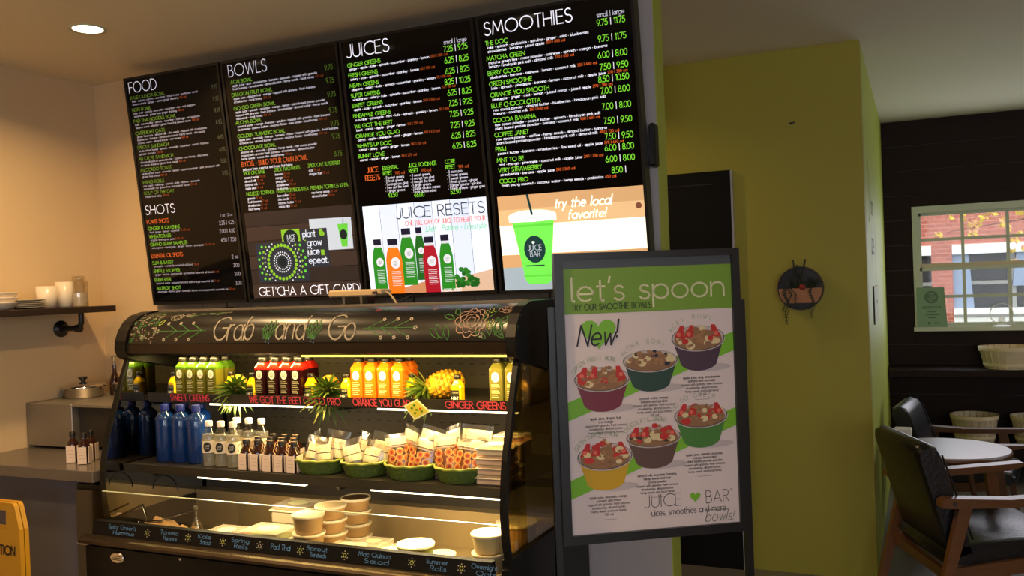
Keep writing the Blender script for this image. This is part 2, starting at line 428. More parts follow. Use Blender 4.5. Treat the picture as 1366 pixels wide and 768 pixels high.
# passage behind the menu wall
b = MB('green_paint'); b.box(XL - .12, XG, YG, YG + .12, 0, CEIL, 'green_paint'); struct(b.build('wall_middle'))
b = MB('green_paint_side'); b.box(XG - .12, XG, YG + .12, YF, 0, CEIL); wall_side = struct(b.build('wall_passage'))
b = MB('green_paint'); b.box(XL - .12, XL, YBE, YG, 0, CEIL); struct(b.build('wall_left_passage'))
# far wall of dark planks with the window opening
WX0, WX1, WZ0, WZ1 = -.03, 1.26, 1.062, 1.995
b = MB('liner_dark')
b.box(XG - .12, WX0, YF, YF + .14, 0, CEIL); b.box(WX1, XR_ + .1, YF, YF + .14, 0, CEIL)
b.box(WX0, WX1, YF, YF + .14, 0, WZ0); b.box(WX0, WX1, YF, YF + .14, WZ1, CEIL)
wall_far = struct(b.build('wall_far'))
ph = .19
for r in range(14):
    z0 = r * ph; z1 = min(z0 + ph - .006, CEIL)
    segs = []
    if z1 <= WZ0 or z0 >= WZ1: segs = [(XG, .75 + (r % 3) * .4), (.756 + (r % 3) * .4, XR_)]
    else: segs = [(XG, WX0), (WX1, XR_)]
    for x0, x1 in segs:
        zz0, zz1 = z0, z1
        if x0 < WX1 and x1 > WX0:
            if z0 < WZ0 < z1: zz1 = WZ0
            if z0 < WZ1 < z1: zz0 = WZ1
        t = MB('dark_plank'); t.box(x0, x1, YF - .018 - random.random() * .004, YF, zz0, zz1, bev=.002); t.build('plank', wall_far)
    if (z0 < WZ0 < z1) or (z0 < WZ1 < z1):
        pass
t = MB('dark_plank'); t.box(WX0, WX1, YF - .018, YF, .95, WZ0 - .002); t.box(WX0, WX1, YF - .018, YF, WZ1 + .002, 2.09); t.build('plank', wall_far)
# right and rear walls with openings to the street
def holed(name, horiz, pos, a0, a1, holes, m='wall_cream'):
    bb = MB(m); x = a0
    for h0, h1, z0, z1 in holes:
        for (u0, u1, v0, v1) in ((x, h0, 0, CEIL), (h0, h1, 0, z0), (h0, h1, z1, CEIL)):
            if horiz: bb.box(u0, u1, pos - .12, pos, v0, v1)
            else: bb.box(pos, pos + .12, u0, u1, v0, v1)
        x = h1
    if horiz: bb.box(x, a1, pos - .12, pos, 0, CEIL)
    else: bb.box(pos, pos + .12, x, a1, 0, CEIL)
    return struct(bb.build(name))
holed('wall_right', False, XR_, YR_, YF, [(-3.4, -1.2, .5, 2.3), (4.7, 6.1, .9, 2.1)])
holed('wall_rear', True, YR_, -9.6, XR_, [(.2, 3.0, .6, 2.4)])

# window_1: a double-hung window with muntins
wf = bpy.data.objects.new('window_1', None); C.objects.link(wf); wf.location = (WX0, YF, WZ0); struct(wf)
b = MB('white_trim')
b.box(WX0 - .0, WX0 + .045, YF - .03, YF + .10, WZ0, WZ1); b.box(WX1 - .045, WX1, YF - .03, YF + .10, WZ0, WZ1)
b.box(WX0 + .045, WX1 - .045, YF - .03, YF + .10, WZ1 - .05, WZ1)
b.build('window_frame', wf)
b = MB('white_trim'); b.box(WX0 - .01, WX1 + .01, YF - .07, YF + .10, WZ0 - .012, WZ0 + .018); b.build('window_sill', wf)
def sash(z0, z1, y0, rail_b, nm):
    s_ = bpy.data.objects.new(nm, None); C.objects.link(s_); s_.location = (0, 0, 0); s_.parent = wf
    o = MB('white_trim'); x0, x1 = WX0 + .045, WX1 - .045
    o.box(x0, x0 + .016, y0, y0 + .035, z0, z1); o.box(x1 - .016, x1, y0, y0 + .035, z0, z1)
    o.box(x0, x1, y0, y0 + .035, z1 - .025, z1)
    o.box(x0, x1, y0 - .004, y0 + .035, z0, z0 + rail_b, 'sill_cream' if nm == 'upper_sash' else 'white_trim')
    o.build('sash_frame', s_)
    for k in range(1, 4):
        xx = x0 + (x1 - x0) * k / 4
        o = MB('white_trim'); o.box(xx - .011, xx + .011, y0 + .006, y0 + .03, z0 + rail_b, z1 - .02); o.build('muntin', s_)
    zm = z0 + rail_b + (z1 - .025 - z0 - rail_b) / 2
    o = MB('white_trim'); o.box(x0 + .01, x1 - .01, y0 + .008, y0 + .028, zm - .011, zm + .011); o.build('muntin', s_)
    for k in range(4):
        for (za, zb) in ((z0 + rail_b, zm), (zm, z1 - .02)):
            xa, xb = x0 + (x1 - x0) * k / 4, x0 + (x1 - x0) * (k + 1) / 4
            o = MB('window_glass'); o.box(xa, xb, y0 + .016, y0 + .019, za, zb); o.build('pane', s_)
sash(1.505, WZ1 - .045, YF + .035, .055, 'upper_sash')
sash(WZ0 + .018, 1.53, YF + .0, .03, 'lower_sash')

# door_1: black door in the green wall, mostly hidden
d1 = bpy.data.objects.new('door_1', None); C.objects.link(d1); d1.location = (-1.6, YG, 0); struct(d1)
b = MB('black_door'); b.box(-1.64, -.868, YG - .035, YG - .001, 0, 2.073, bev=.003); b.build('door_leaf', d1)
b = MB('black_plastic'); b.box(-1.20, -.96, YG - .037, YG - .034, 2.003, 2.009); b.box(-1.5, -.96, YG - .037, YG - .034, .95, .956); b.build('door_groove', d1)
b = MB('wall_grey'); b.box(-.868, -.858, YG - .03, YG, 0, 2.07); b.build('door_edge_strip', d1)
b = MB('chrome'); b.tube([(-1.56, YG - .07, 1.0), (-1.44, YG - .07, 1.0)], .01); b.tube([(-1.56, YG - .03, 1.0), (-1.56, YG - .07, 1.0)], .012); b.build('door_handle', d1)

# ceiling downlights (built-in lamps)
def downlight(x, y, power, label, r=.062, glow=1.0, col=WARM, grp=None, spread=2.6):
    t = thing('downlight', label, 'ceiling light', (x, y, CEIL), 0, grp)
    m_ = MB('white_trim'); m_.lathe([(r + .012, -.001), (r + .012, -.006), (r, -.004), (r, -.001)], (x, y, CEIL), 28, cap=False); m_.build('trim_ring', t)
    key = 'lamp_glow_%g' % glow
    mat(key, (255, 236, 205), .5, emit=6 * glow)
    m_ = MB(key); m_.lathe([(1e-4, -.0035), (r, -.003)], (x, y, CEIL), 28, cap=False); m_.build('lens', t)
    l = bpy.data.lights.new('downlight_lamp', 'AREA'); l.shape = 'DISK'; l.size = r * 1.6; l.energy = power; l.color = col; l.spread = spread
    o = bpy.data.objects.new('downlight_lamp', l); C.objects.link(o); o.location = (0, 0, -.012); o.parent = t
downlight(-3.126, 2.683, 16, 'recessed ceiling downlight glowing white left of the menu screens', .060)
downlight(-1.9, 1.85, 26, 'recessed ceiling downlight in front of the middle of the case, out of view')
downlight(-1.41, 1.1, 5.5, 'recessed ceiling downlight above the area in front of the case, out of view')
downlight(-3.72, 1.90, 1.6, 'recessed ceiling downlight close to the left wall, out of view')
downlight(-3.2, 1.2, 16, 'recessed ceiling downlight in the left aisle, out of view')
downlight(-6.5, -4.0, 8, 'recessed ceiling downlight far behind, nearer the rear wall', .07, 1.5)
downlight(-8.9, -3.4, 8, 'recessed ceiling downlight far behind, in the far left corner', .07, 1.5)
downlight(-4.5, -.2, 6, 'recessed ceiling downlight behind the viewer, at left', .06)
downlight(-1.9, 4.15, 9, 'recessed ceiling downlight in the passage behind the menu wall', .05, 1, (1, .72, .36))
downlight(1.6, 6.3, 3, 'recessed ceiling downlight by the dark plank wall, out of view', .05)

# ================================================================ MENU SCREENS
GREEN, ORNG, WHT = 'txt_green', 'txt_orange', 'txt_white'
mat(GREEN, (120, 200, 50), .6, emit=.85); mat(ORNG, (214, 100, 40), .6, emit=.7); mat(WHT, (225, 225, 235), .6, emit=.9)
mat('dim_green', (90, 128, 40), .6, emit=.38); mat('dim_orange', (140, 62, 26), .6, emit=.35); mat('dim_white', (160, 160, 182), .6, emit=.38)
mat('mid_green', (110, 170, 46), .6, emit=.6); mat('mid_orange', (180, 84, 32), .6, emit=.55); mat('mid_white', (196, 196, 210), .6, emit=.7)
mat('price_dim', (84, 92, 70), .6, emit=.3)
def scr(name, col, e=.9): mat(name, col, .5, emit=e, spec=.3); return name
TB, TT, TH = (3.335, 1.488), (3.200, 2.598), 1.118
ta = math.atan2(TB[0] - TT[0], TT[1] - TB[1])
def tvmap(x0):
    def mp(x, y, off):      # x right from left edge, y up from bottom edge
        return Vector((x0 + x, TB[0] - y * math.sin(ta) - off * math.cos(ta), TB[1] + y * math.cos(ta) - off * math.sin(ta)))
    return mp
def tv(x0, x1, label):
    w = x1 - x0; mp = tvmap(x0)
    t = thing('menu_screen', label, 'menu screen', (round((x0 + x1) / 2, 3), TB[0], TB[1]), 0, 'menu screens in a row above the display case')
    m_ = MB('frame_black'); g = .004
    vs = [mp(a, b_, o_) for o_ in (0, -.055) for a, b_ in ((g, 0), (w - g, 0), (w - g, TH), (g, TH))]
    m_.add(vs, [(0, 1, 2, 3), (7, 6, 5, 4), (0, 4, 5, 1), (1, 5, 6, 2), (2, 6, 7, 3), (3, 7, 4, 0)])
    m_.build('screen_body', t)
    m_ = MB('frame_black'); e = .012
    for (a, b_, c2, d) in ((g, 0, w - g, e), (g, TH - e, w - g, TH), (g, e, g + e, TH - e), (w - g - e, e, w - g, TH - e)):
        vs = [mp(x, y, o_) for o_ in (0, .006) for x, y in ((a, b_), (c2, b_), (c2, d), (a, d))]
        m_.add(vs, [(4, 5, 6, 7), (0, 1, 5, 4), (1, 2, 6, 5), (2, 3, 7, 6), (3, 0, 4, 7)])
    m_.build('bezel', t)
    m_ = MB('screen_black'); rect(m_, g + e, e, w - g - e, TH - e, mp, 'screen_black', .002); m_.build('display_panel', t)
    m_ = MB('wall_grey'); m_.box((x0 + x1) / 2 - .1, (x0 + x1) / 2 + .1, TB[0] + .03, YB - .0005, 1.70, 2.30, 'black_plastic'); m_.build('wall_mount', t)
    U = lambda u: u * w
    V = lambda v: (1 - v) * TH
    return t, mp, U, V, w
OFF = .003
def desc(mb, s, u, v, U, V, mp, m, cm, cal=None, h=.0095, dv=.0135, wid=None):
    for i, line in enumerate(s):
        text(mb, line, U(u), V(v + dv * i), h, mp, m, .15, off=OFF, sx=1.2)
    if cal:
        x = U(u) + twidth(s[-1], h) * 1.2 + .008
        text(mb, cal, x, V(v + dv * (len(s) - 1)), h, mp, cm, .14, off=OFF, sx=1.1)
def menu(mb, rows, U, V, mp, gm, wm, om, th=.0150, dh=.0095, u0=None, tsx=1.3):
    for u, v, title, lines, cal in rows:
        text(mb, title, U(u), V(v), th, mp, gm, .14, off=OFF, tr=.12, sx=tsx)
        if lines: desc(mb, lines, u + .012, v + .0128, U, V, mp, wm, om, cal, h=dh)

# --- screen 1: FOOD / SHOTS
t1, mp, U, V, w = tv(-3.500, -2.895, 'menu screen reading FOOD and SHOTS, leftmost of the four')
L = MB(WHT)
text(L, 'FOOD', U(.052), V(.066), .050, mp, 'mid_white', .07, off=OFF, width=.178)
menu(L, [(.055, .094, 'KALE QUINOA BOWL', ['kale * quinoa * carrots * cucumber * black beans * sunflower seeds', 'sesame seeds * ginger * carrot ginger dressing'], '430 cal'),
 (.055, .146, 'NORI BOWL', ['kale * nori * carrots * avocado * cucumber * rice * red peppers', 'sesame seeds * gluten free ginger dressing'], '380 cal'),
 (.056, .195, 'PAD THAI NOODLE BOWL', ['kale * rice noodles * carrots * cucumber * cabbage * red peppers', 'sesame seeds * cilantro * gluten free thai peanut sauce'], '340 cal'),
 (.057, .248, 'OVERNIGHT OATS', ['gluten free oats * almond milk * chia seeds * topped with strawberries', 'blueberries * banana * shredded coconut * hemp seeds * chia seeds', 'coconut water * almond butter * raw honey'], '560 cal'),
 (.058, .310, 'SPROUT SANDWICH', ['whole wheat bread * sprouts * avocado * cucumber * carrot * hummus', 'spinach * tomato'], '330 cal'),
 (.058, .359, 'AB OR PB SANDWICH', ['choose almond or peanut butter * banana * raw honey * chia seeds', 'on whole wheat or gluten free bread'], '500 cal'),
 (.057, .409, 'AVOCADO TOAST', ['whole wheat toast * avocado * lemon * cayenne pepper * pink himalayan salt', 'gluten free bread'], '360 cal'),
 (.056, .462, 'SPRING ROLLS', ['rice paper * cabbage * carrots * kale * cilantro * avocado', 'served with our gluten free thai peanut sauce'], '290 cal'),
 (.062, .510, 'SOUP OF THE DAY', ['made fresh daily'], '150 cal')], U, V, mp, 'dim_green', 'dim_white', 'dim_orange')
text(L, 'SHOTS', U(.054), V(.597), .043, mp, 'mid_white', .08, off=OFF, width=.19)
text(L, 'POWER SHOTS', U(.052), V(.637), .0185, mp, 'mid_orange', .14, off=OFF, tr=.1)
text(L, 'ESSENTIAL OIL SHOTS', U(.052), V(.788), .0185, mp, 'mid_orange', .14, off=OFF, tr=.1)
menu(L, [(.056, .666, 'GINGER & CAYENNE', ['fresh ginger * lemon * cayenne'], '10 | 20 cal'), (.055, .701, 'WHEATGRASS', ['organic wheatgrass juice'], '5 | 10 cal'),
 (.056, .736, 'GRAND SLAM SAMPLER', ['wheatgrass * wheatgrass * ginger * lemon * pineapple'], '50 | 90 cal'),
 (.053, .818, 'SLIM & SASSY', ['pineapple * metabolic essential oil blend'], '15 cal'), (.056, .855, 'SNIFFLE STOPPER', ['ginger * lemon * peppermint * protective essential oil blend'], '5 cal'),
 (.055, .894, 'ENERGIZER', ['coconut water * peppermint and wild orange essential oils'], '5 cal'), (.060, .932, 'ALLERGY SHOT', ['pineapple * lemon juice * lavender, lemon and peppermint essential oils'], '20 cal')], U, V, mp, 'mid_green', 'dim_white', 'dim_orange')
for v, s in ((.102, '9.95'), (.151, '9.95'), (.199, '9.95'), (.248, '8.95'), (.310, '6.95'), (.361, '6.95'), (.409, '5.50'), (.459, '5.95'), (.666, '2.25 | 4.25'), (.701, '2.00 | 4.00'), (.738, '4.50 | 7.50'), (.811, '2 oz'), (.848, '3.00'), (.885, '3.00'), (.924, '3.00')):
    text(L, s, U(.957), V(v), .017, mp, 'price_dim' if v < .5 else 'dim_white', .11, 'r', off=OFF)
text(L, '1 oz | 2 oz', U(.95), V(.632), .013, mp, 'dim_white', .11, 'r', off=OFF)
L.build('menu_lettering', t1)

# --- screen 2: BOWLS
t2, mp, U, V, w = tv(-2.892, -2.236, 'menu screen reading BOWLS with a gift card picture, second from the left')
L = MB(WHT)
text(L, 'BOWLS', U(.07), V(.067), .052, mp, 'mid_white', .07, off=OFF, width=.218)
menu(L, [(.078, .096, 'ACAI BOWL', ['apple juice * acai * strawberries * banana * avocado * topped with granola', 'fresh banana * strawberries * almond butter * hemp seeds * local honey'], '420 cal'),
 (.076, .148, 'DRAGON FRUIT BOWL', ['apple juice * dragon fruit * mango * topped with granola * fresh banana', 'strawberries * local honey'], '390 cal'),
 (.078, .203, 'GO GO GREEN BOWL', ['apple juice * spinach * avocado * mango * lemon * plant based protein powder', 'topped with granola * fresh banana * strawberries * almond butter * hemp seeds', 'chia seeds * local honey'], '510 cal'),
 (.080, .262, 'ALOHA BOWL', ['coconut water * mango * banana * spirulina * topped with granola * fresh banana', 'blueberries * cashew butter * coconut flakes * bee pollen * local honey'], '460 cal'),
 (.081, .317, 'GOLDEN TURMERIC BOWL', ['apple juice * avocado * mango * turmeric * maca * topped with granola * fresh banana', 'strawberries * almond butter * cashews * coconut flakes * local honey'], '470 cal'),
 (.082, .368, 'CHOCOLATE BOWL', ['almond milk * avocado * banana * hemp seeds * raw cocoa powder', 'topped with granola fresh banana * strawberries * almond butter', 'hemp seeds * cocoa nibs * local honey'], '510 cal')], U, V, mp, 'mid_green', 'mid_white', 'dim_orange')
text(L, 'B.Y.O.B. - BUILD YOUR OWN BOWL', U(.088), V(.435), .021, mp, 'mid_orange', .14, off=OFF, tr=.1)
text(L, 'pick your base, superfruit and frozen fruit below', U(.095), V(.452), .0105, mp, 'mid_white', .17, off=OFF)
for u, v, ti, li in ((.094, .470, '1.PICK ONE BASE', ['coconut water', 'almond milk', 'coconut milk', 'apple juice']), (.367, .469, '2.PICK TWO FRUITS', ['banana', 'mango', 'pineapple', 'strawberries', 'blueberries']), (.653, .467, '3.PICK ONE SUPERFRUIT', ['acai', 'dragon fruit']),
        (.100, .556, 'INCLUDED TOPPINGS', ['granola', 'fresh banana', 'strawberries', 'local honey']), (.366, .556, 'EXTRA TOPPINGS $1 EA', ['bee pollen', 'chia seeds', 'coconut butter', 'cacao nibs']), (.656, .556, 'PREMIUM TOPPINGS $2 EA', ['raw hemp seeds', 'almond butter'])):
    text(L, ti, U(u), V(v), .0155, mp, 'mid_green', .13, off=OFF, tr=.08)
    for i, s in enumerate(li):
        text(L, s, U(u + .004), V(v + .016 + i * .0148), .0105, mp, 'mid_white', .17, off=OFF)
        text(L, '70 cal', U(u + .012) + twidth(s, .0105), V(v + .016 + i * .0148), .0105, mp, 'dim_orange', .14, off=OFF)
for v, s in ((.101, '9.75'), (.151, '9.75'), (.204, '9.75'), (.265, '9.75'), (.317, '9.75'), (.366, '9.75'), (.434, '8.75')):
    text(L, s, U(.94), V(v), .021, mp, 'dim_green', .1, 'r', off=OFF)
L.build('menu_lettering', t2)
P_ = MB()
scr('s_wood', (58, 46, 42), .55); scr('s_wood2', (46, 38, 36), .55); scr('s_slate', (40, 46, 58), .6); scr('s_paper', (178, 194, 214), .75); scr('s_lime', (120, 176, 44), .75); scr('s_lime2', (92, 190, 60), .75); scr('s_dk', (22, 34, 38), .5); scr('s_pale', (190, 200, 215), .8)
for k in range(6): rect(P_, U(.055), V(.985 - .06 * k), U(.975), V(.927 - .06 * k), mp, ('s_wood', 's_wood2')[k % 2], .0022)
poly(P_, [(U(.61), V(.672)), (U(.955), V(.676)), (U(.95), V(.80)), (U(.61), V(.80))], mp, 's_paper', .0024)
poly(P_, [(U(.84), V(.70)), (U(.925), V(.70)), (U(.905), V(.79)), (U(.86), V(.79))], mp, 's_lime2', .0026)
disk(P_, U(.882), V(.742), .02, .022, mp, 's_dk', .0028); ribbon(P_, [(U(.887), V(.70)), (U(.89), V(.682))], .004, mp, 's_dk', .0027)
rect(P_, U(.527), V(.867), U(.749), V(.711), mp, 's_slate', .0028)
rect(P_, U(.363), V(.80), U(.520), V(.707), mp, 's_lime', .0027)
disk(P_, U(.44), V(.745), .042, .042, mp, 's_dk', .0029); text(P_, 'JUICE', U(.44), V(.745), .018, mp, 's_pale', .1, 'c', off=.0031); text(P_, 'BAR', U(.44), V(.765), .018, mp, 's_pale', .1, 'c', off=.0031)
for i, s in enumerate(('plant', 'grow', 'juice', 'repeat.')):
    text(P_, s, U((.545, .575, .565, .555)[i]), V(.742 + .036 * i), .031, mp, 's_pale', .15, off=.0031, width=U((.105, .12, .105, .18)[i]))
disk(P_, U(.70), V(.728), .012, .016, mp, 's_lime', .0032, 8); disk(P_, U(.715), V(.733), .010, .01, mp, 's_lime', .0032, 6); disk(P_, U(.56), V(.766), .008, .016, mp, 's_lime', .0032, 6)
rect(P_, U(.683), V(.819), U(.712), V(.797), mp, 's_lime', .0032)
rect(P_, U(.125), V(.920), U(.570), V(.757), mp, 's_slate', .0033)
cx, cyy = U(.345), V(.838)
for ring, (rr, n, sz, mm) in enumerate(((.034, 22, .0032, 's_pale'), (.046, 24, .004, 's_pale'), (.058, 22, .0045, 's_slate'), (.078, 26, .0085, 's_lime'), (.098, 30, .004, 's_pale'), (.112, 26, .006, 's_lime'), (.13, 26, .007, 's_lime2'))):
    for k in range(n):
        a = 2 * PI * k / n + ring * .1; x, y = cx + rr * math.cos(a) * 1.02, cyy + rr * math.sin(a)
        if U(.13) < x < U(.562) and V(.917) < y < V(.760): disk(P_, x, y, sz, sz, mp, mm, .0036, 7)
disk(P_, cx, cyy, .022, .022, mp, 's_dk', .0036)
text(P_, "GET'CHA A GIFT CARD!", U(.107), V(.976), .040, mp, WHT, .09, off=.0036, width=U(.975) - U(.107))
P_.build('gift_card_picture', t2)

# --- screen 3: JUICES
t3, mp, U, V, w = tv(-2.233, -1.580, 'menu screen reading JUICES with juice bottles on white, third from the left')
L = MB(WHT)
text(L, 'JUICES', U(.058), V(.070), .053, mp, WHT, .075, off=OFF, width=.21)
g4 = ' * parsley * lemon'
menu(L, [(.053, .105, 'GINGER GREENS', ['ginger * apple * kale * spinach * cucumber' + g4], '200 | 300 cal'), (.053, .143, 'FRESH GREENS', ['celery * kale * spinach * cucumber' + g4], '60 | 100 cal'),
 (.054, .182, 'MEAN GREENS', ['jalapeno * celery * kale * spinach * cucumber' + g4], '70 | 110 cal'), (.055, .220, 'SUPER GREENS', ['wheatgrass * celery * kale * spinach * cucumber' + g4], '70 | 110 cal'),
 (.056, .258, 'SWEET GREENS', ['apple * kale * spinach * cucumber' + g4], '240 | 360 cal'), (.057, .298, 'PINEAPPLE GREENS', ['cucumber * pineapple * mint * kale * spinach' + g4], '110 | 180'),
 (.058, .337, 'WE GOT THE BEET', ['beet * carrot * apple * ginger * lemon'], '160 | 250 cal'), (.060, .375, 'ORANGE YOU GLAD', ['carrot * apple * pineapple * mint * ginger * lemon'], '190 | 270 cal'),
 (.062, .413, "WHAT'S UP DOC", ['carrot * celery * garlic * ginger * lemon'], '140 | 210 cal'), (.062, .452, 'BUNNY LOVE', ['carrot * apple * ginger * lemon'], '180 | 270 cal')], U, V, mp, GREEN, WHT, 'mid_orange', th=.0152, dh=.0100, tsx=1.28)
text(L, 'JUICE', U(.205), V(.511), .021, mp, ORNG, .13, 'r', off=OFF, tr=.12); text(L, 'RESETS', U(.212), V(.541), .021, mp, ORNG, .13, 'r', off=OFF, tr=.12)
for u, ti, li, pr in ((.241, ('ESSENTIAL', 'RESET'), ['2 sweet greens', '2 fresh greens', '1 orange you glad', '1 we got the beet', '1 ginger greens'], '42.50'),
        (.438, ('JUICE TO DINNER', 'RESET'), ['3 sweet greens', '1 orange you glad', '1 we got the beet', '1 ginger greens', '2 large alkaline waters', '1 kale quinoa salad'], '46.00'), (.708, ('CORE', 'RESET'), ['3 coco pro', '2 mean greens', '1 sweet greens', '1 fresh greens * ginger', '1 ginger greens * spirulina', '1 fresh greens * ginger greens'], '52.50')):
    text(L, ti[0], U(u), V(.507), .0155, mp, GREEN, .13, off=OFF, tr=.1); text(L, ti[1], U(u), V(.527), .0155, mp, GREEN, .13, off=OFF, tr=.1)
    text(L, '990 cal', U(u + .02) + twidth('RESET', .0155), V(.528), .012, mp, 'mid_orange', .14, off=OFF)
    for i, s in enumerate(li): text(L, '* ' + s, U(u + .006), V(.542 + .0125 * i), .0105, mp, 'mid_white', .17, off=OFF)
    text(L, pr, U(u + .02), V(.612 if u < .3 else .620), .0175, mp, GREEN, .12, off=OFF)
for v, s in ((.106, '7.25 | 9.25'), (.146, '6.25 | 8.25'), (.184, '6.25 | 8.25'), (.222, '8.25 | 10.25'), (.262, '6.25 | 8.25'), (.300, '7.25 | 9.25'), (.339, '7.25 | 9.25'), (.380, '7.25 | 9.25'), (.418, '6.25 | 8.25'), (.455, '6.25 | 8.25')):
    text(L, s, U(.938), V(v), .0225, mp, GREEN, .12, 'r', off=OFF, tr=.12)
text(L, 'small | large', U(.938), V(.079), .0175, mp, 'mid_white', .1, 'r', off=OFF, tr=.12)
L.build('menu_lettering', t3)
P_ = MB()
scr('s_white', (205, 217, 238), 1.0); scr('s_white2', (192, 206, 230), 1.0); scr('s_table', (196, 168, 146), .9); scr('s_woodblk', (182, 130, 92), .8)
scr('j_green', (34, 122, 30), .9); scr('j_green2', (24, 92, 28), .8); scr('j_orange', (232, 104, 22), 1.0); scr('j_red', (150, 18, 36), .85); scr('j_cap', (20, 20, 48), .6); scr('j_label', (200, 208, 222), .9); scr('kale', (20, 88, 24), .7); scr('kale2', (34, 112, 30), .8)
scr('s_ink', (24, 26, 44), .5); scr('s_rose', (222, 104, 84), .8); scr('s_mint', (84, 184, 112), .85)
X0, X1, Y0, Y1 = U(.050), U(.979), V(.985), V(.640)
for k in range(7): rect(P_, X0 + (X1 - X0) * k / 7, Y0, X0 + (X1 - X0) * (k + 1) / 7 - (.0015 if k < 6 else 0), Y1, mp, ('s_white', 's_white2')[k % 2], .0022)
poly(P_, [(U(.60), Y0), (X1, Y0), (X1, V(.905)), (U(.80), V(.925)), (U(.60), V(.95))], mp, 's_table', .0024)
poly(P_, [(U(.30), V(.985)), (U(.49), V(.985)), (U(.49), V(.94)), (U(.30), V(.965))], mp, 's_woodblk', .0025)
def juice(u0, u1, v0, v1, m, k):
    o = .0026 + k * .0003; w_ = U(u1) - U(u0); cx = (U(u0) + U(u1)) / 2; h_ = V(v0) - V(v1)
    yb = V(v1)
    poly(P_, [(cx - w_ * .5, yb), (cx + w_ * .5, yb), (cx + w_ * .5, yb + h_ * .62), (cx + w_ * .38, yb + h_ * .78), (cx + w_ * .27, yb + h_ * .86), (cx - w_ * .27, yb + h_ * .86), (cx - w_ * .38, yb + h_ * .78), (cx - w_ * .5, yb + h_ * .62)], mp, m, o)
    rect(P_, cx - w_ * .26, yb + h_ * .84, cx + w_ * .26, yb + h_ * .90, mp, 's_pale', o + .0001)
    rect(P_, cx - w_ * .31, yb + h_ * .89, cx + w_ * .31, yb + h_, mp, 'j_cap', o + .0002)
    disk(P_, cx + w_ * .08, yb + h_ * .56, w_ * .29, w_ * .31, mp, 'j_label', o + .0002)
    text(P_, 'JUICE', cx + w_ * .08, yb + h_ * .56, w_ * .1, mp, 's_ink', .1, 'c', off=o + .0003); text(P_, 'BAR', cx + w_ * .08, yb + h_ * .56 - w_ * .14, w_ * .1, mp, 's_ink', .1, 'c', off=o + .0003)
    for i in range(9): rect(P_, cx - w_ * .22, yb + h_ * (.40 - i * .032), cx + w_ * (.36 + .05 * math.sin(i * 3)), yb + h_ * (.408 - i * .032), mp, 'j_label', o + .0002)
juice(.426, .500, .735, .936, 'j_green2', 0); juice(.310, .423, .735, .954, 'j_green', 1); juice(.09, .187, .770, .975, 'j_green', 2)
juice(.195, .318, .772, .985, 'j_orange', 3); juice(.602, .700, .768, .977, 'j_green', 3); juice(.478, .590, .772, .985, 'j_red', 4)
for k in range(46):
    a = random.random(); x = U(.712 + .155 * a); y = V(.965) + random.random() * .07 * (math.sin(PI * min(1, a * 1.1 + .1)) * .6 + .5)
    disk(P_, x, y, .009 + .007 * random.random(), .009, mp, ('kale', 'kale2')[k % 2], .0038 + k * .00002, 7)
text(P_, 'JUICE RESETS', U(.311), V(.697), .046, mp, 's_ink', .09, off=.0045, width=U(.955) - U(.311))
text(P_, 'ONE FULL DAY OF JUICE TO RESET YOUR', U(.371), V(.725), .0185, mp, 's_rose', .12, off=.0045, width=U(.955) - U(.371))
text(P_, 'Diet * Palate * Lifestyle', U(.52), V(.753), .024, mp, 's_mint', .08, off=.0045, width=U(.955) - U(.52), shear=.25)
text(P_, 'CORE RESET', U(.612), V(.984), .012, mp, WHT, .12, off=.0048, tr=.2)
P_.build('juice_picture', t3)

# --- screen 4: SMOOTHIES
t4, mp, U, V, w = tv(-1.577, -.918, 'menu screen reading SMOOTHIES with a green smoothie cup, rightmost of the four')
L = MB(WHT)
text(L, 'SMOOTHIES', U(.058), V(.072), .050, mp, WHT, .085, off=OFF, width=U(.622) - U(.058))
menu(L, [(.057, .107, 'THE DOC', ['kale * spinach * probiotics * spirulina * ginger * mint * blueberries', 'strawberries * banana * juiced apple'], '350 | 490 cal'),
 (.057, .160, 'MATCHA GREEN', ['matcha green tea * maca powder * cashews * spinach * mango * banana', 'lemon * himalayan pink salt * almond milk'], '270 | 450 cal'), (.057, .211, 'BERRY GOOD', ['blueberries * banana * cashews * lemon * coconut milk'], '320 | 440 cal'),
 (.060, .249, 'GREEN SMOOTHIE', ['kale * spinach * pineapple * banana * lemon * coconut milk * apple juice'], '270 | 380 cal'), (.061, .288, 'ORANGE YOU SMOOTH', ['pineapple * ginger * mint * lemon * juiced carrot * juiced apple'], '290 | 380 cal'),
 (.062, .326, 'BLUE CHOCOLOTTA', ['raw cocoa powder * almond butter * blueberries * himalayan pink salt', 'banana * coconut milk'], '350 | 540 cal'), (.063, .379, 'COCOA BANANA', ['raw cocoa powder * peanut butter * spinach * himalayan pink salt', 'plant based protein powder * banana * coconut milk'], '460 | 650 cal'),
 (.065, .431, 'COFFEE JANET', ['raw cocoa powder * coffee * hemp seeds * almond butter * banana', 'plant based protein powder * himalayan pink salt * almond milk'], '480 | 730 cal'),
 (.065, .482, 'PB&J', ['peanut butter * banana * strawberries * flax seed oil * apple juice'], '570 | 660 cal'), (.066, .522, 'MINT TO BE', ['mint * mango * pineapple * coconut milk * apple juice'], '240 | 350 cal'),
 (.070, .558, 'VERY STRAWBERRY', ['strawberries * banana * apple juice'], '240 | 360 cal'), (.072, .597, 'COCO PRO', ['fresh young coconut * coconut water * hemp seeds * probiotics'], '450 cal')], U, V, mp, GREEN, WHT, ORNG, th=.0163, dh=.0102, tsx=1.18)
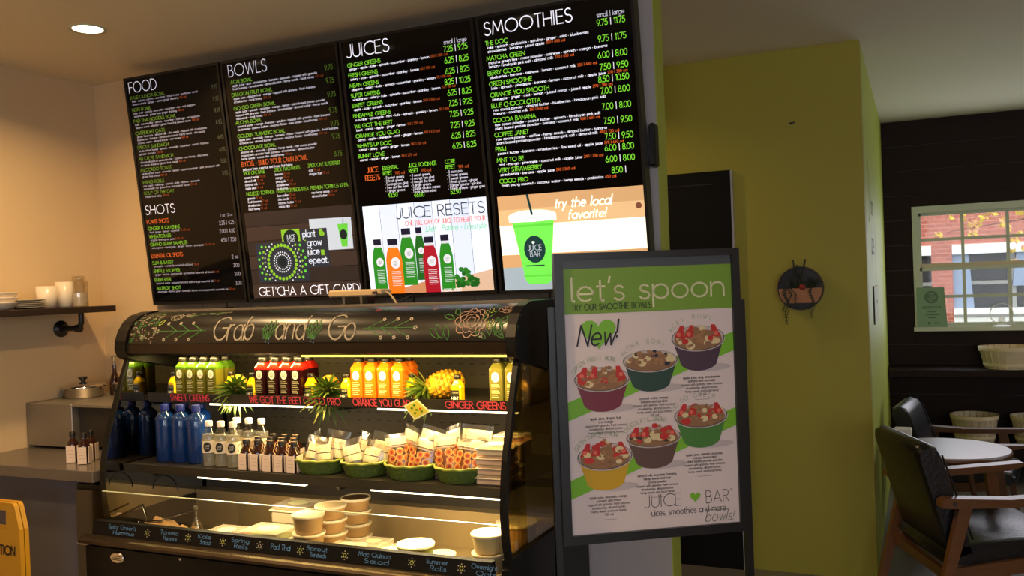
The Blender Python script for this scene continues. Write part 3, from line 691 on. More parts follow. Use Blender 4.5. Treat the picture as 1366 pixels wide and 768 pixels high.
for v, s in ((.101, '9.75 | 11.75'), (.154, '9.75 | 11.75'), (.208, '6.00 | 8.00'), (.247, '7.50 | 9.50'), (.287, '8.50 | 10.50'), (.326, '7.00 | 8.00'), (.379, '7.00 | 8.00'), (.428, '7.50 | 9.50'), (.481, '7.50 | 9.50'), (.519, '6.00 | 8.00'), (.557, '6.00 | 8.00')):
    text(L, s, U(.936), V(v), .0225, mp, GREEN, .12, 'r', off=OFF, tr=.12)
text(L, '8.50 |', U(.879), V(.596), .0225, mp, GREEN, .12, 'r', off=OFF, tr=.12)
text(L, 'small | large', U(.936), V(.073), .018, mp, 'mid_white', .1, 'r', off=OFF, tr=.12)
L.build('menu_lettering', t4)
P_ = MB()
scr('w_tan', (214, 176, 128), .95); scr('w_tan2', (196, 154, 108), .95); scr('w_blown', (255, 246, 220), 1.25); scr('w_table', (150, 168, 182), .9); scr('c_green', (104, 216, 78), 1.0); scr('c_green2', (86, 196, 62), 1.0); scr('c_lid', (240, 252, 240), 1.1); scr('c_dark', (22, 60, 62), .6); scr('knot', (120, 72, 52), .8)
X0, X1 = U(.045), U(.979)
rect(P_, X0, V(.695), X1, V(.645), mp, 'w_tan2', .0022); rect(P_, X0, V(.752), X1, V(.695), mp, 'w_tan', .0022)
rect(P_, X0, V(.858), X1, V(.752), mp, 'w_blown', .0022); rect(P_, X0, V(.905), X1, V(.858), mp, 'w_tan2', .0022); rect(P_, X0, V(.988), X1, V(.905), mp, 'w_table', .0022)
disk(P_, U(.94), V(.712), .012, .012, mp, 'knot', .0024)
poly(P_, [(U(.131), V(.738)), (U(.408), V(.738)), (U(.362), V(.955)), (U(.34), V(.968)), (U(.215), V(.968)), (U(.193), V(.955))], mp, 'c_green', .0026)
poly(P_, [(U(.133), V(.752)), (U(.406), V(.752)), (U(.404), V(.760)), (U(.135), V(.760))], mp, 'c_green2', .0027)
poly(P_, [(U(.18), V(.935)), (U(.367), V(.935)), (U(.365), V(.941)), (U(.182), V(.941))], mp, 'c_green2', .0027)
disk(P_, U(.268), V(.722), .105, .024, mp, 'c_lid', .0027); rect(P_, U(.112), V(.742), U(.425), V(.726), mp, 'c_lid', .0028)
ribbon(P_, [(U(.247), V(.647)), (U(.268), V(.716))], .010, mp, 'c_dark', .0029)
disk(P_, U(.268), V(.842), .047, .055, mp, 'c_dark', .0029)
poly(P_, heart(U(.262), V(.818), .014, .014, 16), mp, 'c_lid', .0031)
text(P_, 'JUICE', U(.268), V(.845), .021, mp, 's_pale', .09, 'c', off=.0031); text(P_, 'BAR', U(.268), V(.868), .021, mp, 's_pale', .09, 'c', off=.0031)
rect(P_, U(.20), V(.903), U(.325), V(.8985), mp, 'c_dark', .0031)
text(P_, 'try the local', U(.42), V(.700), .036, mp, 'c_lid', .13, off=.0031, width=.235, shear=.25)
text(P_, 'favorite!', U(.50), V(.742), .034, mp, 'c_lid', .13, off=.0031, width=.155, shear=.25)
P_.build('smoothie_picture', t4)

# small black speaker at the right edge of the screens
sp_t = thing('speaker', 'small black wall speaker beside the smoothies screen', 'speaker', (-.90, 3.38, 2.0))
b = MB('black_plastic'); a0 = W(866, 165, 1, 3.36); a1 = W(877, 222, 1, 3.36)
b.box(a0.x, a1.x, 3.34, 3.40, a1.z, a0.z, bev=.008); b.build('cabinet', sp_t)
b = MB('frame_black'); b.box(a0.x + .004, a1.x - .004, 3.336, 3.3405, a1.z + .01, a0.z - .01); b.build('grille', sp_t)

# ================================================================ DISPLAY CASE
FX0, FX1 = -3.062, -1.238
case = thing('refrigerated_display_case', 'black open refrigerated display case with chalk drawn hood', 'display case', (-2.15, 2.95, 0))
HP = [(2.90, 1.463), (2.845, 1.457), (2.800, 1.443), (2.765, 1.420), (2.742, 1.388), (2.730, 1.355), (2.726, 1.336)]   # chalk panel curve (y,z) from the top down
def strip(mb, prof, x0, x1, m, smooth=True):
    vs = []; n = len(prof)
    for y, z in prof: vs += [(x0, y, z), (x1, y, z)]
    mb.add(vs, [(2 * i, 2 * i + 2, 2 * i + 3, 2 * i + 1) for i in range(n - 1)], m, smooth)
b = MB('chalk_black'); strip(b, HP, FX0 + .04, FX1 - .025, 'chalk_black'); b.build('chalk_panel', case)
b = MB('lip_steel'); b.prism([(2.722, 1.334), (2.722, 1.296), (2.735, 1.288), (2.77, 1.288), (2.77, 1.334)], 0, FX0 + .04, FX1 - .025); b.build('hood_lip', case)
b = MB('steel_dull'); b.box(FX0 + .05, FX1 - .02, 2.895, 2.92, 1.460, 1.4705); b.build('top_trim', case)
b = MB('case_black'); b.box(FX0 + .02, FX1 - .02, 2.91, 3.37, 1.435, 1.462); b.build('top_panel', case)
cap = [(3.37, 1.466), (2.86, 1.466), (2.80, 1.452), (2.762, 1.428), (2.732, 1.392), (2.714, 1.350), (2.710, 1.312), (2.722, 1.282), (2.75, 1.268), (3.04, 1.206), (3.37, 1.14)]
for x0, x1 in ((FX0 - .015, FX0 + .045), (FX1 - .03, FX1 + .006)):
    b = MB('case_black'); b.prism(cap, 0, x0, x1); b.build('hood_end_cap', case)
b = MB('liner_dark'); b.prism([(2.77, 1.334), (2.77, 1.29), (3.0, 1.30), (3.33, 1.30), (3.33, 1.334)], 0, FX0 + .045, FX1 - .03); b.build('hood_underside', case)
# curved front posts
PC = [(2.755, 1.275), (2.722, 1.20), (2.690, 1.11), (2.655, 1.02), (2.630, .95), (2.612, .87), (2.603, .78), (2.606, .70), (2.622, .625)]
for xx in (FX0 + .006, FX1 - .010):
    b = MB('case_black'); vs = []
    for y, z in PC: vs += [(xx - .010, y - .002, z), (xx + .010, y - .002, z), (xx + .010, y + .022, z), (xx - .010, y + .022, z)]
    fs = []
    for i in range(len(PC) - 1):
        for k in range(4): fs.append((4 * i + k, 4 * i + (k + 1) % 4, 4 * i + 4 + (k + 1) % 4, 4 * i + 4 + k))
    b.add(vs, fs, 'case_black'); b.build('front_post', case)
gp = [(y + .01, z) for y, z in PC] + [(3.35, .625), (3.35, 1.15), (3.04, 1.21)]
b = MB('side_glass'); b.prism(gp, 0, FX1 - .014, FX1 - .008); o = b.build('end_glass', case)
b = MB('mirror_glass'); b.prism(gp, 0, FX0 + .012, FX0 + .018); b.build('end_glass', case)
b = MB('case_black'); b.bar((FX1 - .012, 2.62, .612), (FX1 - .012, 3.36, .612), .03, .03); b.build('end_glass_rail', case)
b = MB('case_black'); b.bar((FX0 + .012, 2.62, .612), (FX0 + .012, 3.36, .612), .03, .03); b.build('end_glass_rail', case)
b = MB('case_black'); b.box(FX1 - .035, FX1 + .0, 3.33, 3.37, .6, 1.45); b.box(FX0, FX0 + .035, 3.33, 3.37, .6, 1.45); b.build('rear_post', case)
# back and floor of the case
b = MB('liner'); b.box(FX0 + .03, FX1 - .03, 3.31, 3.335, .48, 1.40); b.build('back_panel', case)
b = MB('black_plastic')
for z in (1.20, 1.225, 1.155, 1.01, .985, .95, .89, .76):
    x = FX0 + .10
    while x < FX1 - .1:
        b.box(x, x + .02, 3.308, 3.3105, z, z + .003); x += .052
o = b.build('vent_slots', case); o['kind'] = 'stuff'
b = MB('case_black')
b.box(FX0, FX1, 2.60, 3.37, 0, .47); b.box(FX0, FX0 + .02, 2.6, 3.37, .47, .60); b.box(FX1 - .02, FX1, 2.6, 3.37, .47, .60)
b.box(FX0, FX1, 2.52, 2.60, .06, .545)
b.build('base_cabinet', case)
b = MB('well_steel'); b.box(FX0 + .02, FX1 - .02, 2.56, 3.31, .47, .495); b.build('lower_deck', case)
b = MB('well_steel'); b.box(FX0 + .02, FX1 - .02, 3.10, 3.125, .495, .628); b.box(FX0 + .02, FX1 - .02, 3.10, 3.31, .628, .640); b.build('rear_duct_panel', case)
b = MB('liner_dark'); b.box(FX0 + .03, FX1 - .03, 3.16, 3.31, .64, .74); b.build('duct_cover', case)
b = MB('strip_black'); b.prism([(2.548, .640), (2.575, .640), (2.575, .545), (2.530, .545), (2.536, .590)], 0, FX0 + .02, FX1 - .03); b.build('label_strip', case)
b = MB('lip_steel'); b.prism([(2.534, .588), (2.508, .578), (2.500, .570), (2.500, .560), (2.54, .560)], 0, FX0 - .02, FX1 + .005); b.build('front_ledge', case)
b = MB('front_glass'); b.box(FX0 + .03, FX1 - .03, 2.583, 2.588, .60, .750); b.build('front_glass', case)
b = MB('front_glass'); mat('glass_edge', (200, 205, 180), .2); b.box(FX0 + .03, FX1 - .03, 2.5825, 2.5885, .7485, .7515, 'glass_edge'); b.build('glass_edge', case)
for nm in ('badge',):
    c0 = W(156, 744, 1, 2.515)
    b = MB('chrome')
    vs = [(c0.x + .036 * math.cos(2 * PI * k / 24), 2.516, c0.z + .022 * math.sin(2 * PI * k / 24)) for k in range(24)] + [(c0.x + .032 * math.cos(2 * PI * k / 24), 2.512, c0.z + .018 * math.sin(2 * PI * k / 24)) for k in range(24)]
    b.add(vs, [(k, (k + 1) % 24, 24 + (k + 1) % 24, 24 + k) for k in range(24)] + [list(range(24, 48))])
    o = b.build('badge', case)
    b = MB('frame_black')
    for dz in (-.007, 0, .007): b.box(c0.x - .024, c0.x + .024, 2.5105, 2.5125, c0.z + dz - .001, c0.z + dz + .001)
    b.build('badge_lines', o)
c0 = W(239, 746, 1, 2.515); b = MB('chrome'); b.lathe([(.0075, 0), (.007, .004), (1e-4, .006)], (0, 0, 0), 12, M=Matrix.Translation((c0.x, 2.52, c0.z)) @ Matrix.Rotation(PI / 2, 4, 'X')); b.build('lock', case)
# glass shelves / metal shelves with light tubes
mat('tube_white', (255, 240, 205), .4, emit=5.0); mat('tube_yellow', (255, 214, 90), .4, emit=2.6)
S1, S2 = 1.100, .838      # surfaces
for nm, z, yf in (('shelf', S1, 2.845), ('shelf', S2, 2.70)):
    b = MB('shelf_metal'); b.box(FX0 + .03, FX1 - .03, yf, 3.30, z - .010, z); b.build(nm, case)
b = MB('steel_dull'); b.prism([(2.835, 1.118), (2.838, 1.118), (2.845, 1.078), (2.842, 1.078)], 0, FX0 + .03, FX1 - .03, 'shelf_metal'); ps = b.build('price_strip', case)
b = MB('shelf_metal'); b.prism([(2.690, .842), (2.693, .842), (2.70, .806), (2.697, .806)], 0, FX0 + .03, FX1 - .03); b.build('shelf_lip', case)
def tube_light(x0, x1, y, z, m, power, col, wy=.02):
    b = MB(m); b.box(x0, x1, y - wy / 2, y + wy / 2, z - .006, z); b.build('light_tube', case)
    for i in range(2):
        xa = x0 + (x1 - x0) * (i + .5) / 2
        o = area('case_light', (0, 0, 0), (x1 - x0) / 2, power / 2, col, (0, 0, 0), .03)
        o.parent = case; o.location = Vector((xa, y, z - .012)) - case.location
LW = (1.0, .76, .42)
tube_light(W(284, 543, 1, 2.87).x, W(420, 545, 1, 2.87).x, 2.862, 1.076, 'tube_white', 3.2, LW)
tube_light(W(507, 549, 1, 2.87).x, FX1 - .06, 2.862, 1.076, 'tube_white', 3.2, LW)
tube_light(W(268, 636, 1, 2.73).x, W(413, 645, 1, 2.74).x, 2.722, .803, 'tube_white', 3.5, LW)
tube_light(W(500, 651, 1, 2.74).x, FX1 - .06, 2.722, .803, 'tube_white', 7.5, LW)
tube_light(-2.16, FX1 - .04, 2.795, 1.284, 'tube_yellow', 9.0, (1, .68, .22), .05)
tube_light(-2.95, -2.22, 2.88, 1.296, 'tube_yellow', 6.5, (1, .74, .26), .03)
# chalk on the hood
mat('chalk_white', (176, 166, 148), .8); mat('chalk_green', (70, 120, 58), .8); mat('chalk_pink', (186, 150, 130), .8); mat('chalk_red', (186, 60, 66), .8); mat('chalk_yellow', (170, 180, 80), .8); mat('chalk_blue', (88, 132, 178), .8); mat('chalk_rose', (224, 76, 92), .8)
alen = [0]
for i in range(len(HP) - 1): alen.append(alen[-1] + math.dist(HP[i], HP[i + 1]))
def hood(x, s, off):     # x world, s = 0 bottom .. 1 top
    d = (1 - s) * alen[-1]
    for i in range(len(HP) - 1):
        if d <= alen[i + 1] or i == len(HP) - 2: break
    t = (d - alen[i]) / (alen[i + 1] - alen[i]); y0, z0 = HP[i]; y1, z1 = HP[i + 1]
    ty, tz = y1 - y0, z1 - z0; l = math.hypot(ty, tz); ny, nz = tz / l, -ty / l
    return Vector((x, y0 + ty * t + ny * (.001 + off), z0 + tz * t + nz * (.001 + off)))
HL = alen[-1]
def hm(x, y, off): return hood(x, y / HL, off + .0006)
hm_ref[0] = hm
def hx(px, frac=.5):
    y = 2.73 if frac < .6 else 2.76
    return W(px, 440, 1, y).x
K = MB('chalk_white')
def hw(s, px0, px1, y, h, m='chalk_white'):
    x0, x1 = hx(px0), hx(px1); text(K, s, x0, y, h, hm, m, .06, off=0, width=x1 - x0, jit=.02)
hw('Grab', 283, 336, .012, .108); hw('and', 366, 405, .014, .105); hw('Go', 436, 472, .010, .108)
def leaf(px, y, l, ang, m, wd=.3, mp=hm, fx=hx, sw=.003):
    x = fx(px); a = math.radians(ang); pts = []
    for i in range(9):
        t = i / 8; pts.append((t * l, wd * l * .5 * math.sin(PI * t)))
    for i in range(7, -1, -1):
        t = i / 8; pts.append((t * l, -wd * l * .5 * math.sin(PI * t)))
    ribbon(K, [(x + u * math.cos(a) - v * math.sin(a), y + u * math.sin(a) + v * math.cos(a)) for u, v in pts], sw, mp, m, 0)
def petals(px, y, R, n, m, sw=.003, squash=1.0):
    x = hx(px); pts = []
    for i in range(n * 8 + 1):
        a = 2 * PI * i / (n * 8); r = R * (.82 + .2 * abs(math.sin(a * n / 2)))
        pts.append((x + r * math.cos(a), y + r * squash * math.sin(a)))
    ribbon(K, pts, sw, hm, m, 0)
def dots(px, y, R, n, m, r=.003, fx=hx, mp=hm):
    x = fx(px)
    for k in range(n):
        a = 2 * PI * k / n + .3; rr = R * (.5 + .5 * ((k * 7) % 3) / 2)
        disk(K, x + rr * math.cos(a), y + rr * math.sin(a), r, r, mp, m, 0, 6)
# peony at the right
for R, n in ((.062, 9), (.046, 8), (.030, 7), (.016, 5)): petals(625, .075, R, n, 'chalk_pink', .0035)
for R, n in ((.036, 6), (.022, 5), (.012, 4)): petals(668, .135, R, n, 'chalk_pink', .0032, .7)
for px, y, l, a in ((606, .10, .05, 120), (602, .085, .05, 160), (590, .01, .06, 120), (597, .005, .055, 105), (640, .08, .06, 45), (653, .02, .05, 100), (660, .02, .06, 80), (668, .02, .07, 110), (676, .03, .06, 70), (672, .01, .05, 140), (680, .06, .05, 100), (648, .01, .05, 150), (664, .05, .05, 60), (585, .01, .055, 135), (655, .155, .04, 160), (682, .02, .04, 60)):
    leaf(px, y, l, a, 'chalk_green', .38, sw=.0034)
dots(646, .125, .018, 9, 'chalk_yellow'); dots(652, .06, .018, 12, 'chalk_yellow'); dots(684, .10, .02, 8, 'chalk_yellow'); dots(641, .02, .01, 5, 'chalk_white')
dots(489, .15, .012, 7, 'chalk_red'); leaf(495, .15, .03, 10, 'chalk_green'); leaf(505, .152, .03, -5, 'chalk_green'); dots(567, .15, .012, 7, 'chalk_pink')
# arrow sprigs
def sprig(pxa, pxb, y, sgn):
    xa, xb = hx(pxa), hx(pxb); ribbon(K, [(xa, y), (xb, y)], .0028, hm, 'chalk_green', 0)
    for k in range(3):
        xs = xa + (xb - xa) * (.08 + .26 * k) if sgn > 0 else xb + (xa - xb) * (.08 + .26 * k)
        ex = xs + sgn * .055
        for q in (-1, 1):
            ribbon(K, [(xs, y), (ex, y + q * .030)], .003, hm, 'chalk_green', 0)
            for j in range(5):
                a = 2 * PI * j / 5; disk(K, ex + sgn * .006 + .005 * math.cos(a), y + q * .036 + .005 * math.sin(a), .003, .003, hm, 'chalk_white', 0, 6)
    ex = xb if sgn > 0 else xa
    for j in range(5):
        a = 2 * PI * j / 5; disk(K, ex + .006 * math.cos(a), y + .006 * math.sin(a), .003, .003, hm, 'chalk_white', 0, 6)
sprig(483, 552, .052, 1); sprig(208, 272, .052, -1)
for px in (356, 416):
    for a, l in ((60, .07), (75, .085), (110, .07), (125, .055), (90, .08)): leaf(px, .012, l, a, 'chalk_green', .3, sw=.0028)
    dots(px, .012, .02, 5, 'chalk_blue')
# left flowers
for R, n in ((.030, 7), (.018, 5)): petals(222, .13, R, n, 'chalk_white', .003, .8)
for R, n in ((.024, 6), (.013, 5)): petals(236, .15, R, n, 'chalk_white', .003, .7)
for k in range(110):
    px = random.uniform(170, 205); y = random.uniform(.01, .165)
    if random.random() < .5: disk(K, hx(px), y, .0028, .0028, hm, random.choice(['chalk_pink', 'chalk_white', 'chalk_white', 'chalk_green']), 0, 6)
    else: leaf(px, y, random.uniform(.012, .025), random.uniform(0, 360), random.choice(['chalk_green', 'chalk_green', 'chalk_white']), .4, sw=.0022)
for k in range(26): leaf(random.uniform(245, 285), random.uniform(.145, .168), .014, random.uniform(-20, 60), random.choice(['chalk_white', 'chalk_green']), .3, sw=.002)
leaf(206, .08, .035, 60, 'chalk_yellow', .5); leaf(240, .125, .035, 30, 'chalk_green', .4); leaf(250, .15, .03, 10, 'chalk_green', .4)
K.build('chalk_drawing', case)
# price strip chalk
K = MB('chalk_rose')
def pm(x, y, off): return Vector((x, 2.8335 + .007 * (1 - y / .04) * 1.0 - .0 - off, 1.078 + y))
for s, a, c2 in (('SWEET GREENS', 228, 279), ('WE GOT THE BEET', 333, 402), ('COCO PRO', 405, 454), ('ORANGE YOU GLAD', 471, 547), ('GINGER GREENS', 594, 674)):
    x0, x1 = W(a, 540, 1, 2.835).x, W(c2, 540, 1, 2.835).x
    K = MB('chalk_rose'); text(K, s, x0, .009, .026, pm, 'chalk_rose', .15, off=.001, width=x1 - x0, jit=.04); K.build('chalk_wording', ps)
# label strip chalk
K = MB('chalk_blue')
def lm(x, y, off): return Vector((x, 2.536 + .012 * (y / .05) - off - .001, .590 + y))
for (p0, p1, l1, l2) in ((145, 182, "Spicy Green's", 'Hummus'), (214, 238, 'Tomato', 'Hummus'), (264, 282, 'Kale', 'Salad'), (308, 332, 'Spring', 'Rolls'), (361, 387, 'Pad Thai', ''), (408, 436, 'Sprout', 'Sandwich'), (477, 520, 'Mac Quinoa', 'Salad'), (567, 596, 'Summer', 'Rolls'), (627, 662, 'Overnight', 'Oats')):
    x0, x1 = W(p0, 715, 1, 2.54).x, W(p1, 730, 1, 2.54).x
    if l2:
        text(K, l1, x0, .028, .014, lm, 'chalk_blue', .14, width=x1 - x0); text(K, l2, x0 + (x1 - x0) * .2, .008, .014, lm, 'chalk_blue', .14, width=(x1 - x0) * .75)
    else: text(K, l1, x0, .018, .018, lm, 'chalk_blue', .14, width=x1 - x0)
for i, p in enumerate((197, 251, 297, 346, 400, 459, 548, 614)):
    for k in range(12):
        a = 2 * PI * k / 12; r = .013 if k % 2 else .006
        disk(K, W(p, 720, 1, 2.54).x + r * math.cos(a), .024 + r * math.sin(a), .0022, .0022, lm, ('chalk_yellow', 'chalk_white')[k % 2 if i != 3 else 1], .001, 6)
K.build('label_strip_lettering', case)
# hanging cable and bracket under the shelf
b = MB('black_plastic'); c0 = W(215, 640, 1, 2.78); b.tube([(c0.x + .07 * math.cos(a / 10 * PI) * 1.0, 2.80, c0.z - .045 + .06 * math.sin(a / 10 * PI)) for a in range(11)], .003, 6); b.build('cable_loop', case)
for px in (202, 447):
    x = W(px, 640, 1, 2.72).x; b = MB('black_plastic'); b.prism([(2.71, .83), (2.74, .785), (3.30, .74), (3.30, .83)], 0, x - .006, x + .006); b.build('shelf_bracket', case)
    x = W(px, 540, 1, 2.86).x; b = MB('black_plastic'); b.prism([(2.86, 1.09), (2.89, 1.06), (3.30, 1.02), (3.30, 1.09)], 0, x - .006, x + .006); b.build('shelf_bracket', case)

# ================================================================ GOODS IN THE CASE
ORD = ['leftmost', 'second from the left', 'third from the left', 'fourth from the left', 'fifth from the left', 'sixth from the left']
def liquid(name, col, em=0.0):
    m = mat(name, col, .12, spec=.5); b_ = m.node_tree.nodes['Principled BSDF']
    b_.inputs['Subsurface Weight'].default_value = 0.0
    return name
for n_, c_ in (('juice_green', (92, 88, 26)), ('juice_red', (168, 30, 18)), ('juice_orange', (216, 98, 20)), ('juice_pale_green', (104, 100, 44)), ('juice_top_green', (66, 98, 22)), ('juice_top_orange', (232, 118, 24)), ('juice_low_orange', (210, 70, 14)), ('juice_yellow', (236, 190, 20)), ('juice_low_green', (44, 84, 18)), ('juice_dark_red', (44, 10, 14))): liquid(n_, c_)
mat('cap_black', (26, 22, 18), .4); mat('label_cream', (250, 246, 226), .6); mat('label_black', (22, 22, 20), .5); mat('label_text', (200, 196, 150), .6)
def juice_bottle(liq, label, loc, grp, hot=False, dark=None):
    """square shouldered juice bottle"""
    t = thing('juice_bottle', label, 'bottle', loc, 0, grp); H_ = .158; hw_ = .0285
    lo, mid, top = {'juice_green': ('juice_low_green', 'juice_green', 'juice_top_green'), 'juice_pale_green': ('juice_low_green', 'juice_pale_green', 'juice_pale_green'), 'juice_red': ('juice_red', 'juice_dark_red', 'juice_red'), 'juice_orange': ('juice_low_orange', 'juice_orange', 'juice_top_orange')}[liq]
    b = MB(mid); q_ = dict(seg=24, sq=7, smooth=False, cap=False)
    b.lathe([(1e-3, 0), (hw_ * .93, 0), (hw_, .004), (hw_, .010)], m=lo, **q_); b.lathe([(hw_, .010), (hw_, .114)], m=mid, **q_)
    b.lathe([(hw_, .114), (hw_, .118), (hw_ * .96, .124), (hw_ * .62, .140), (hw_ * .56, .144), (1e-3, .1445)], m=top, **q_); b.build('bottle_body', t, True)
    b = MB('clear_plastic'); b.lathe([(hw_ * .56, .144), (hw_ * .52, .150)], seg=16, cap=False); b.build('bottle_neck', t, True)
    b = MB('cap_black'); b.lathe([(.0185, .146), (.019, .150), (.019, .160), (.0175, .162)], seg=18); b.build('cap', t, True)
    def fm(x, y, off): return Vector((x, -hw_ - .0006 - off, y))
    b = MB('label_cream'); disk(b, 0, .094, .0155, .0185, fm, 'label_cream', 0, 20)
    text(b, 'JUICE', 0, .095, .0065, fm, 'label_black', .1, 'c', off=.0003); text(b, 'BAR', 0, .086, .0065, fm, 'label_black', .1, 'c', off=.0003)
    for i in range(7): rect(b, -.017, .066 - i * .0075, .012 + .005 * math.sin(i * 2.1), .0685 - i * .0075, fm, 'label_text', 0)
    b.build('label', t, True)
    return t
def rowof(liq, names, pxs, y0, grp, base, dark=None, y_px=500):
    proto = None
    for i, px in enumerate(pxs):
        x = W(px, y_px, 1, y0 - .0285).x
        lab = '%s bottle in the front row on the top shelf, %s' % (names, ORD[i])
        if proto is None: proto = juice_bottle(liq, lab, (x, y0, base), grp, dark=dark)
        else: dup(proto, (x, y0, base), 0, lab, grp)
    for i, px in enumerate(pxs):
        x = W(px, y_px, 1, y0 - .0285).x
        dup(proto, (x, y0 + .066, base), 0, '%s bottle in the second row on the top shelf, %s' % (names, ORD[i]), grp)
rowof('juice_green', 'green juice', (239.1, 252.9, 267, 281), 2.915, 'green juice bottles on the top shelf', S1 + .0005, 'juice_low_green')
rowof('juice_red', 'dark red juice', (345.6, 362.3, 378.4, 393.6), 2.915, 'red juice bottles on the top shelf', S1 + .0005, 'juice_dark_red')
rowof('juice_orange', 'orange juice', (474.5, 491.8, 510, 528.7), 2.915, 'orange juice bottles on the top shelf', S1 + .0005)
rowof('juice_pale_green', 'pale green juice', (660.5, 681.4), 2.915, 'pale green juice bottles on the top shelf', S1 + .0005, 'juice_low_green')
def hot_shot(loc, label):
    t = thing('shot_bottle', label, 'bottle', loc, 0, 'small yellow shot bottles on the top shelf')
    b = MB('juice_yellow'); b.lathe([(.020, 0), (.021, .003), (.021, .055), (.019, .062), (.0105, .080), (.010, .086)], seg=20, sq=5, smooth=False); b.build('bottle_body', t, True)
    b = MB('cap_black'); b.lathe([(.0125, .085), (.013, .088), (.013, .098), (.0115, .1)], seg=16); b.build('cap', t, True)
    def fm(x, y, off): return Vector((x, -.0216 - off, y))
    b = MB('label_black'); rect(b, -.0195, .004, .0155, .046, fm, 'label_black', 0); disk(b, -.003, .016, .0062, .0062, fm, 'label_cream', .0003, 14)
    text(b, 'H', -.016, .010, .011, fm, 'label_cream', .16, off=.0003); text(b, 'T', .006, .010, .011, fm, 'label_cream', .16, off=.0003)
    text(b, 'GINGER', 0, .034, .006, fm, 'label_text', .12, 'c', off=.0003)
    b.build('label', t, True); return t
hp = None
for px, y_, lab in ((228, 2.90, 'left of the green juices'), (304, 2.93, 'just right of the green juices'), (333, 2.90, 'just left of the red juices'), (411, 2.90, 'just right of the red juices'), (459, 2.90, 'just left of the orange juices'), (546, 2.93, 'just right of the orange juices'), (607, 2.90, 'right of the big pineapple'), (706, 2.93, 'at the right end, behind the glass')):
    x = min(W(px, 510, 1, y_ - .02).x, FX1 - .06); lab = 'small yellow shot bottle with black label, ' + lab
    if hp is None: hp = hot_shot((x, y_, S1 + .0005), lab)
    else: dup(hp, (x, y_, S1 + .0005), 0, lab)
# pineapples
mat('pine_skin', (214, 168, 28), .5, var=.25, vscale=30); mat('pine_eye', (170, 118, 20), .6); mat('pine_leaf', (78, 104, 30), .45, var=.3, vscale=20); mat('pine_leaf_lt', (150, 156, 74), .45)
def pineapple(loc, axis, label, r=.052, l=.15, crown=44, cl=.10):
    t = thing('pineapple', label, 'fruit', loc)
    ax = Vector(axis).normalized(); q = Vector((0, 0, 1)).rotation_difference(ax).to_matrix().to_4x4()
    M_ = Matrix.Translation((0, 0, r)) @ q
    b = MB('pine_skin'); n = 10; seg = 14
    pr = []
    rings = 9; vs = []
    b.lathe([(max(1e-3, r * .93 * math.sin(PI * (.06 + .88 * i / 14)) ** .55), -l / 2 + l * i / 14) for i in range(15)], seg=18, M=M_)
    b.build('fruit_body', t, True)
    e = MB('pine_skin')
    for i in range(rings):
        u = (i + .7) / (rings + .4); z = -l / 2 + l * u; rr = r * .95 * math.sin(PI * (.06 + .88 * u)) ** .55
        for k in range(seg):
            a = 2 * PI * (k + .5 * (i % 2)) / seg; c = Vector((rr * math.cos(a), rr * math.sin(a), z)); nrm = Vector((math.cos(a), math.sin(a), 0)); tg = Vector((-math.sin(a), math.cos(a), 0)); s_ = r * .225
            pts = [c + tg * s_, c + Vector((0, 0, s_ * .75)), c - tg * s_, c - Vector((0, 0, s_ * .75)), c + nrm * .006]
            e.add([M_ @ p for p in pts], [(0, 1, 4), (1, 2, 4), (2, 3, 4), (3, 0, 4)], 'pine_skin' if (i + k) % 3 else 'pine_eye')
    e.build('rind_eyes', t, True)
    cb = MB('pine_leaf'); rnd = random.Random(int(abs(loc[0]) * 1000))
    for k in range(crown):
        a = k * 2.399; f = k / crown; tilt = (1.40 - 1.15 * f) + rnd.uniform(-.16, .16); ln = cl * (.55 + .5 * math.sin(PI * (.15 + .7 * f))) * rnd.uniform(.85, 1.1)
        base = Vector((math.cos(a), math.sin(a), 0)) * r * .30 * (1 - f * .7) + Vector((0, 0, l / 2 - .008 + .03 * f))
        d = Vector((math.cos(a) * math.sin(tilt), math.sin(a) * math.sin(tilt), math.cos(tilt)))
        sd = Vector((-math.sin(a), math.cos(a), 0)); nn = d.cross(sd); w_ = .0075
        bend = Vector((math.cos(a), math.sin(a), 0)) * ln * rnd.uniform(-.05, .28) + q.to_3x3().inverted() @ Vector((0, 0, -ln * .28 * (1.1 - f)))
        pts = []
        for j, (tt, ww) in enumerate(((0, 1), (.35, 1.05), (.7, .65), (1, .05))):
            c = base + d * ln * tt + bend * tt * tt
            pts += [c + sd * w_ * ww + nn * .001, c - nn * .0022 * ww * 1.5, c - sd * w_ * ww + nn * .001]
        fs = []
        for j in range(3):
            fs += [(3 * j, 3 * j + 1, 3 * j + 4, 3 * j + 3), (3 * j + 1, 3 * j + 2, 3 * j + 5, 3 * j + 4)]
        cb.add([M_ @ p for p in pts], fs, 'pine_leaf_lt' if k % 4 == 0 else 'pine_leaf', True)
    cb.build('leaf_crown', t, True)
    return t
x = W(594, 510, 1, 3.0).x
pineapple((x, 2.995, S1 + .0), (-.72, -.62, -.16), 'large yellow pineapple lying between the orange juices and the right end, crown forward', .054, .15, 62, .094)
x = W(438, 515, 1, 2.94).x
pineapple((x, 2.945, S1 + .006), (.50, -.82, -.26), 'pineapple lying crown forward between the red and orange juices', .040, .10, 66, .092)
x = W(316, 510, 1, 2.94).x
pineapple((x, 2.945, S1 + .006), (.55, -.80, -.24), 'pineapple lying crown forward between the green and red juices', .039, .10, 60, .088)
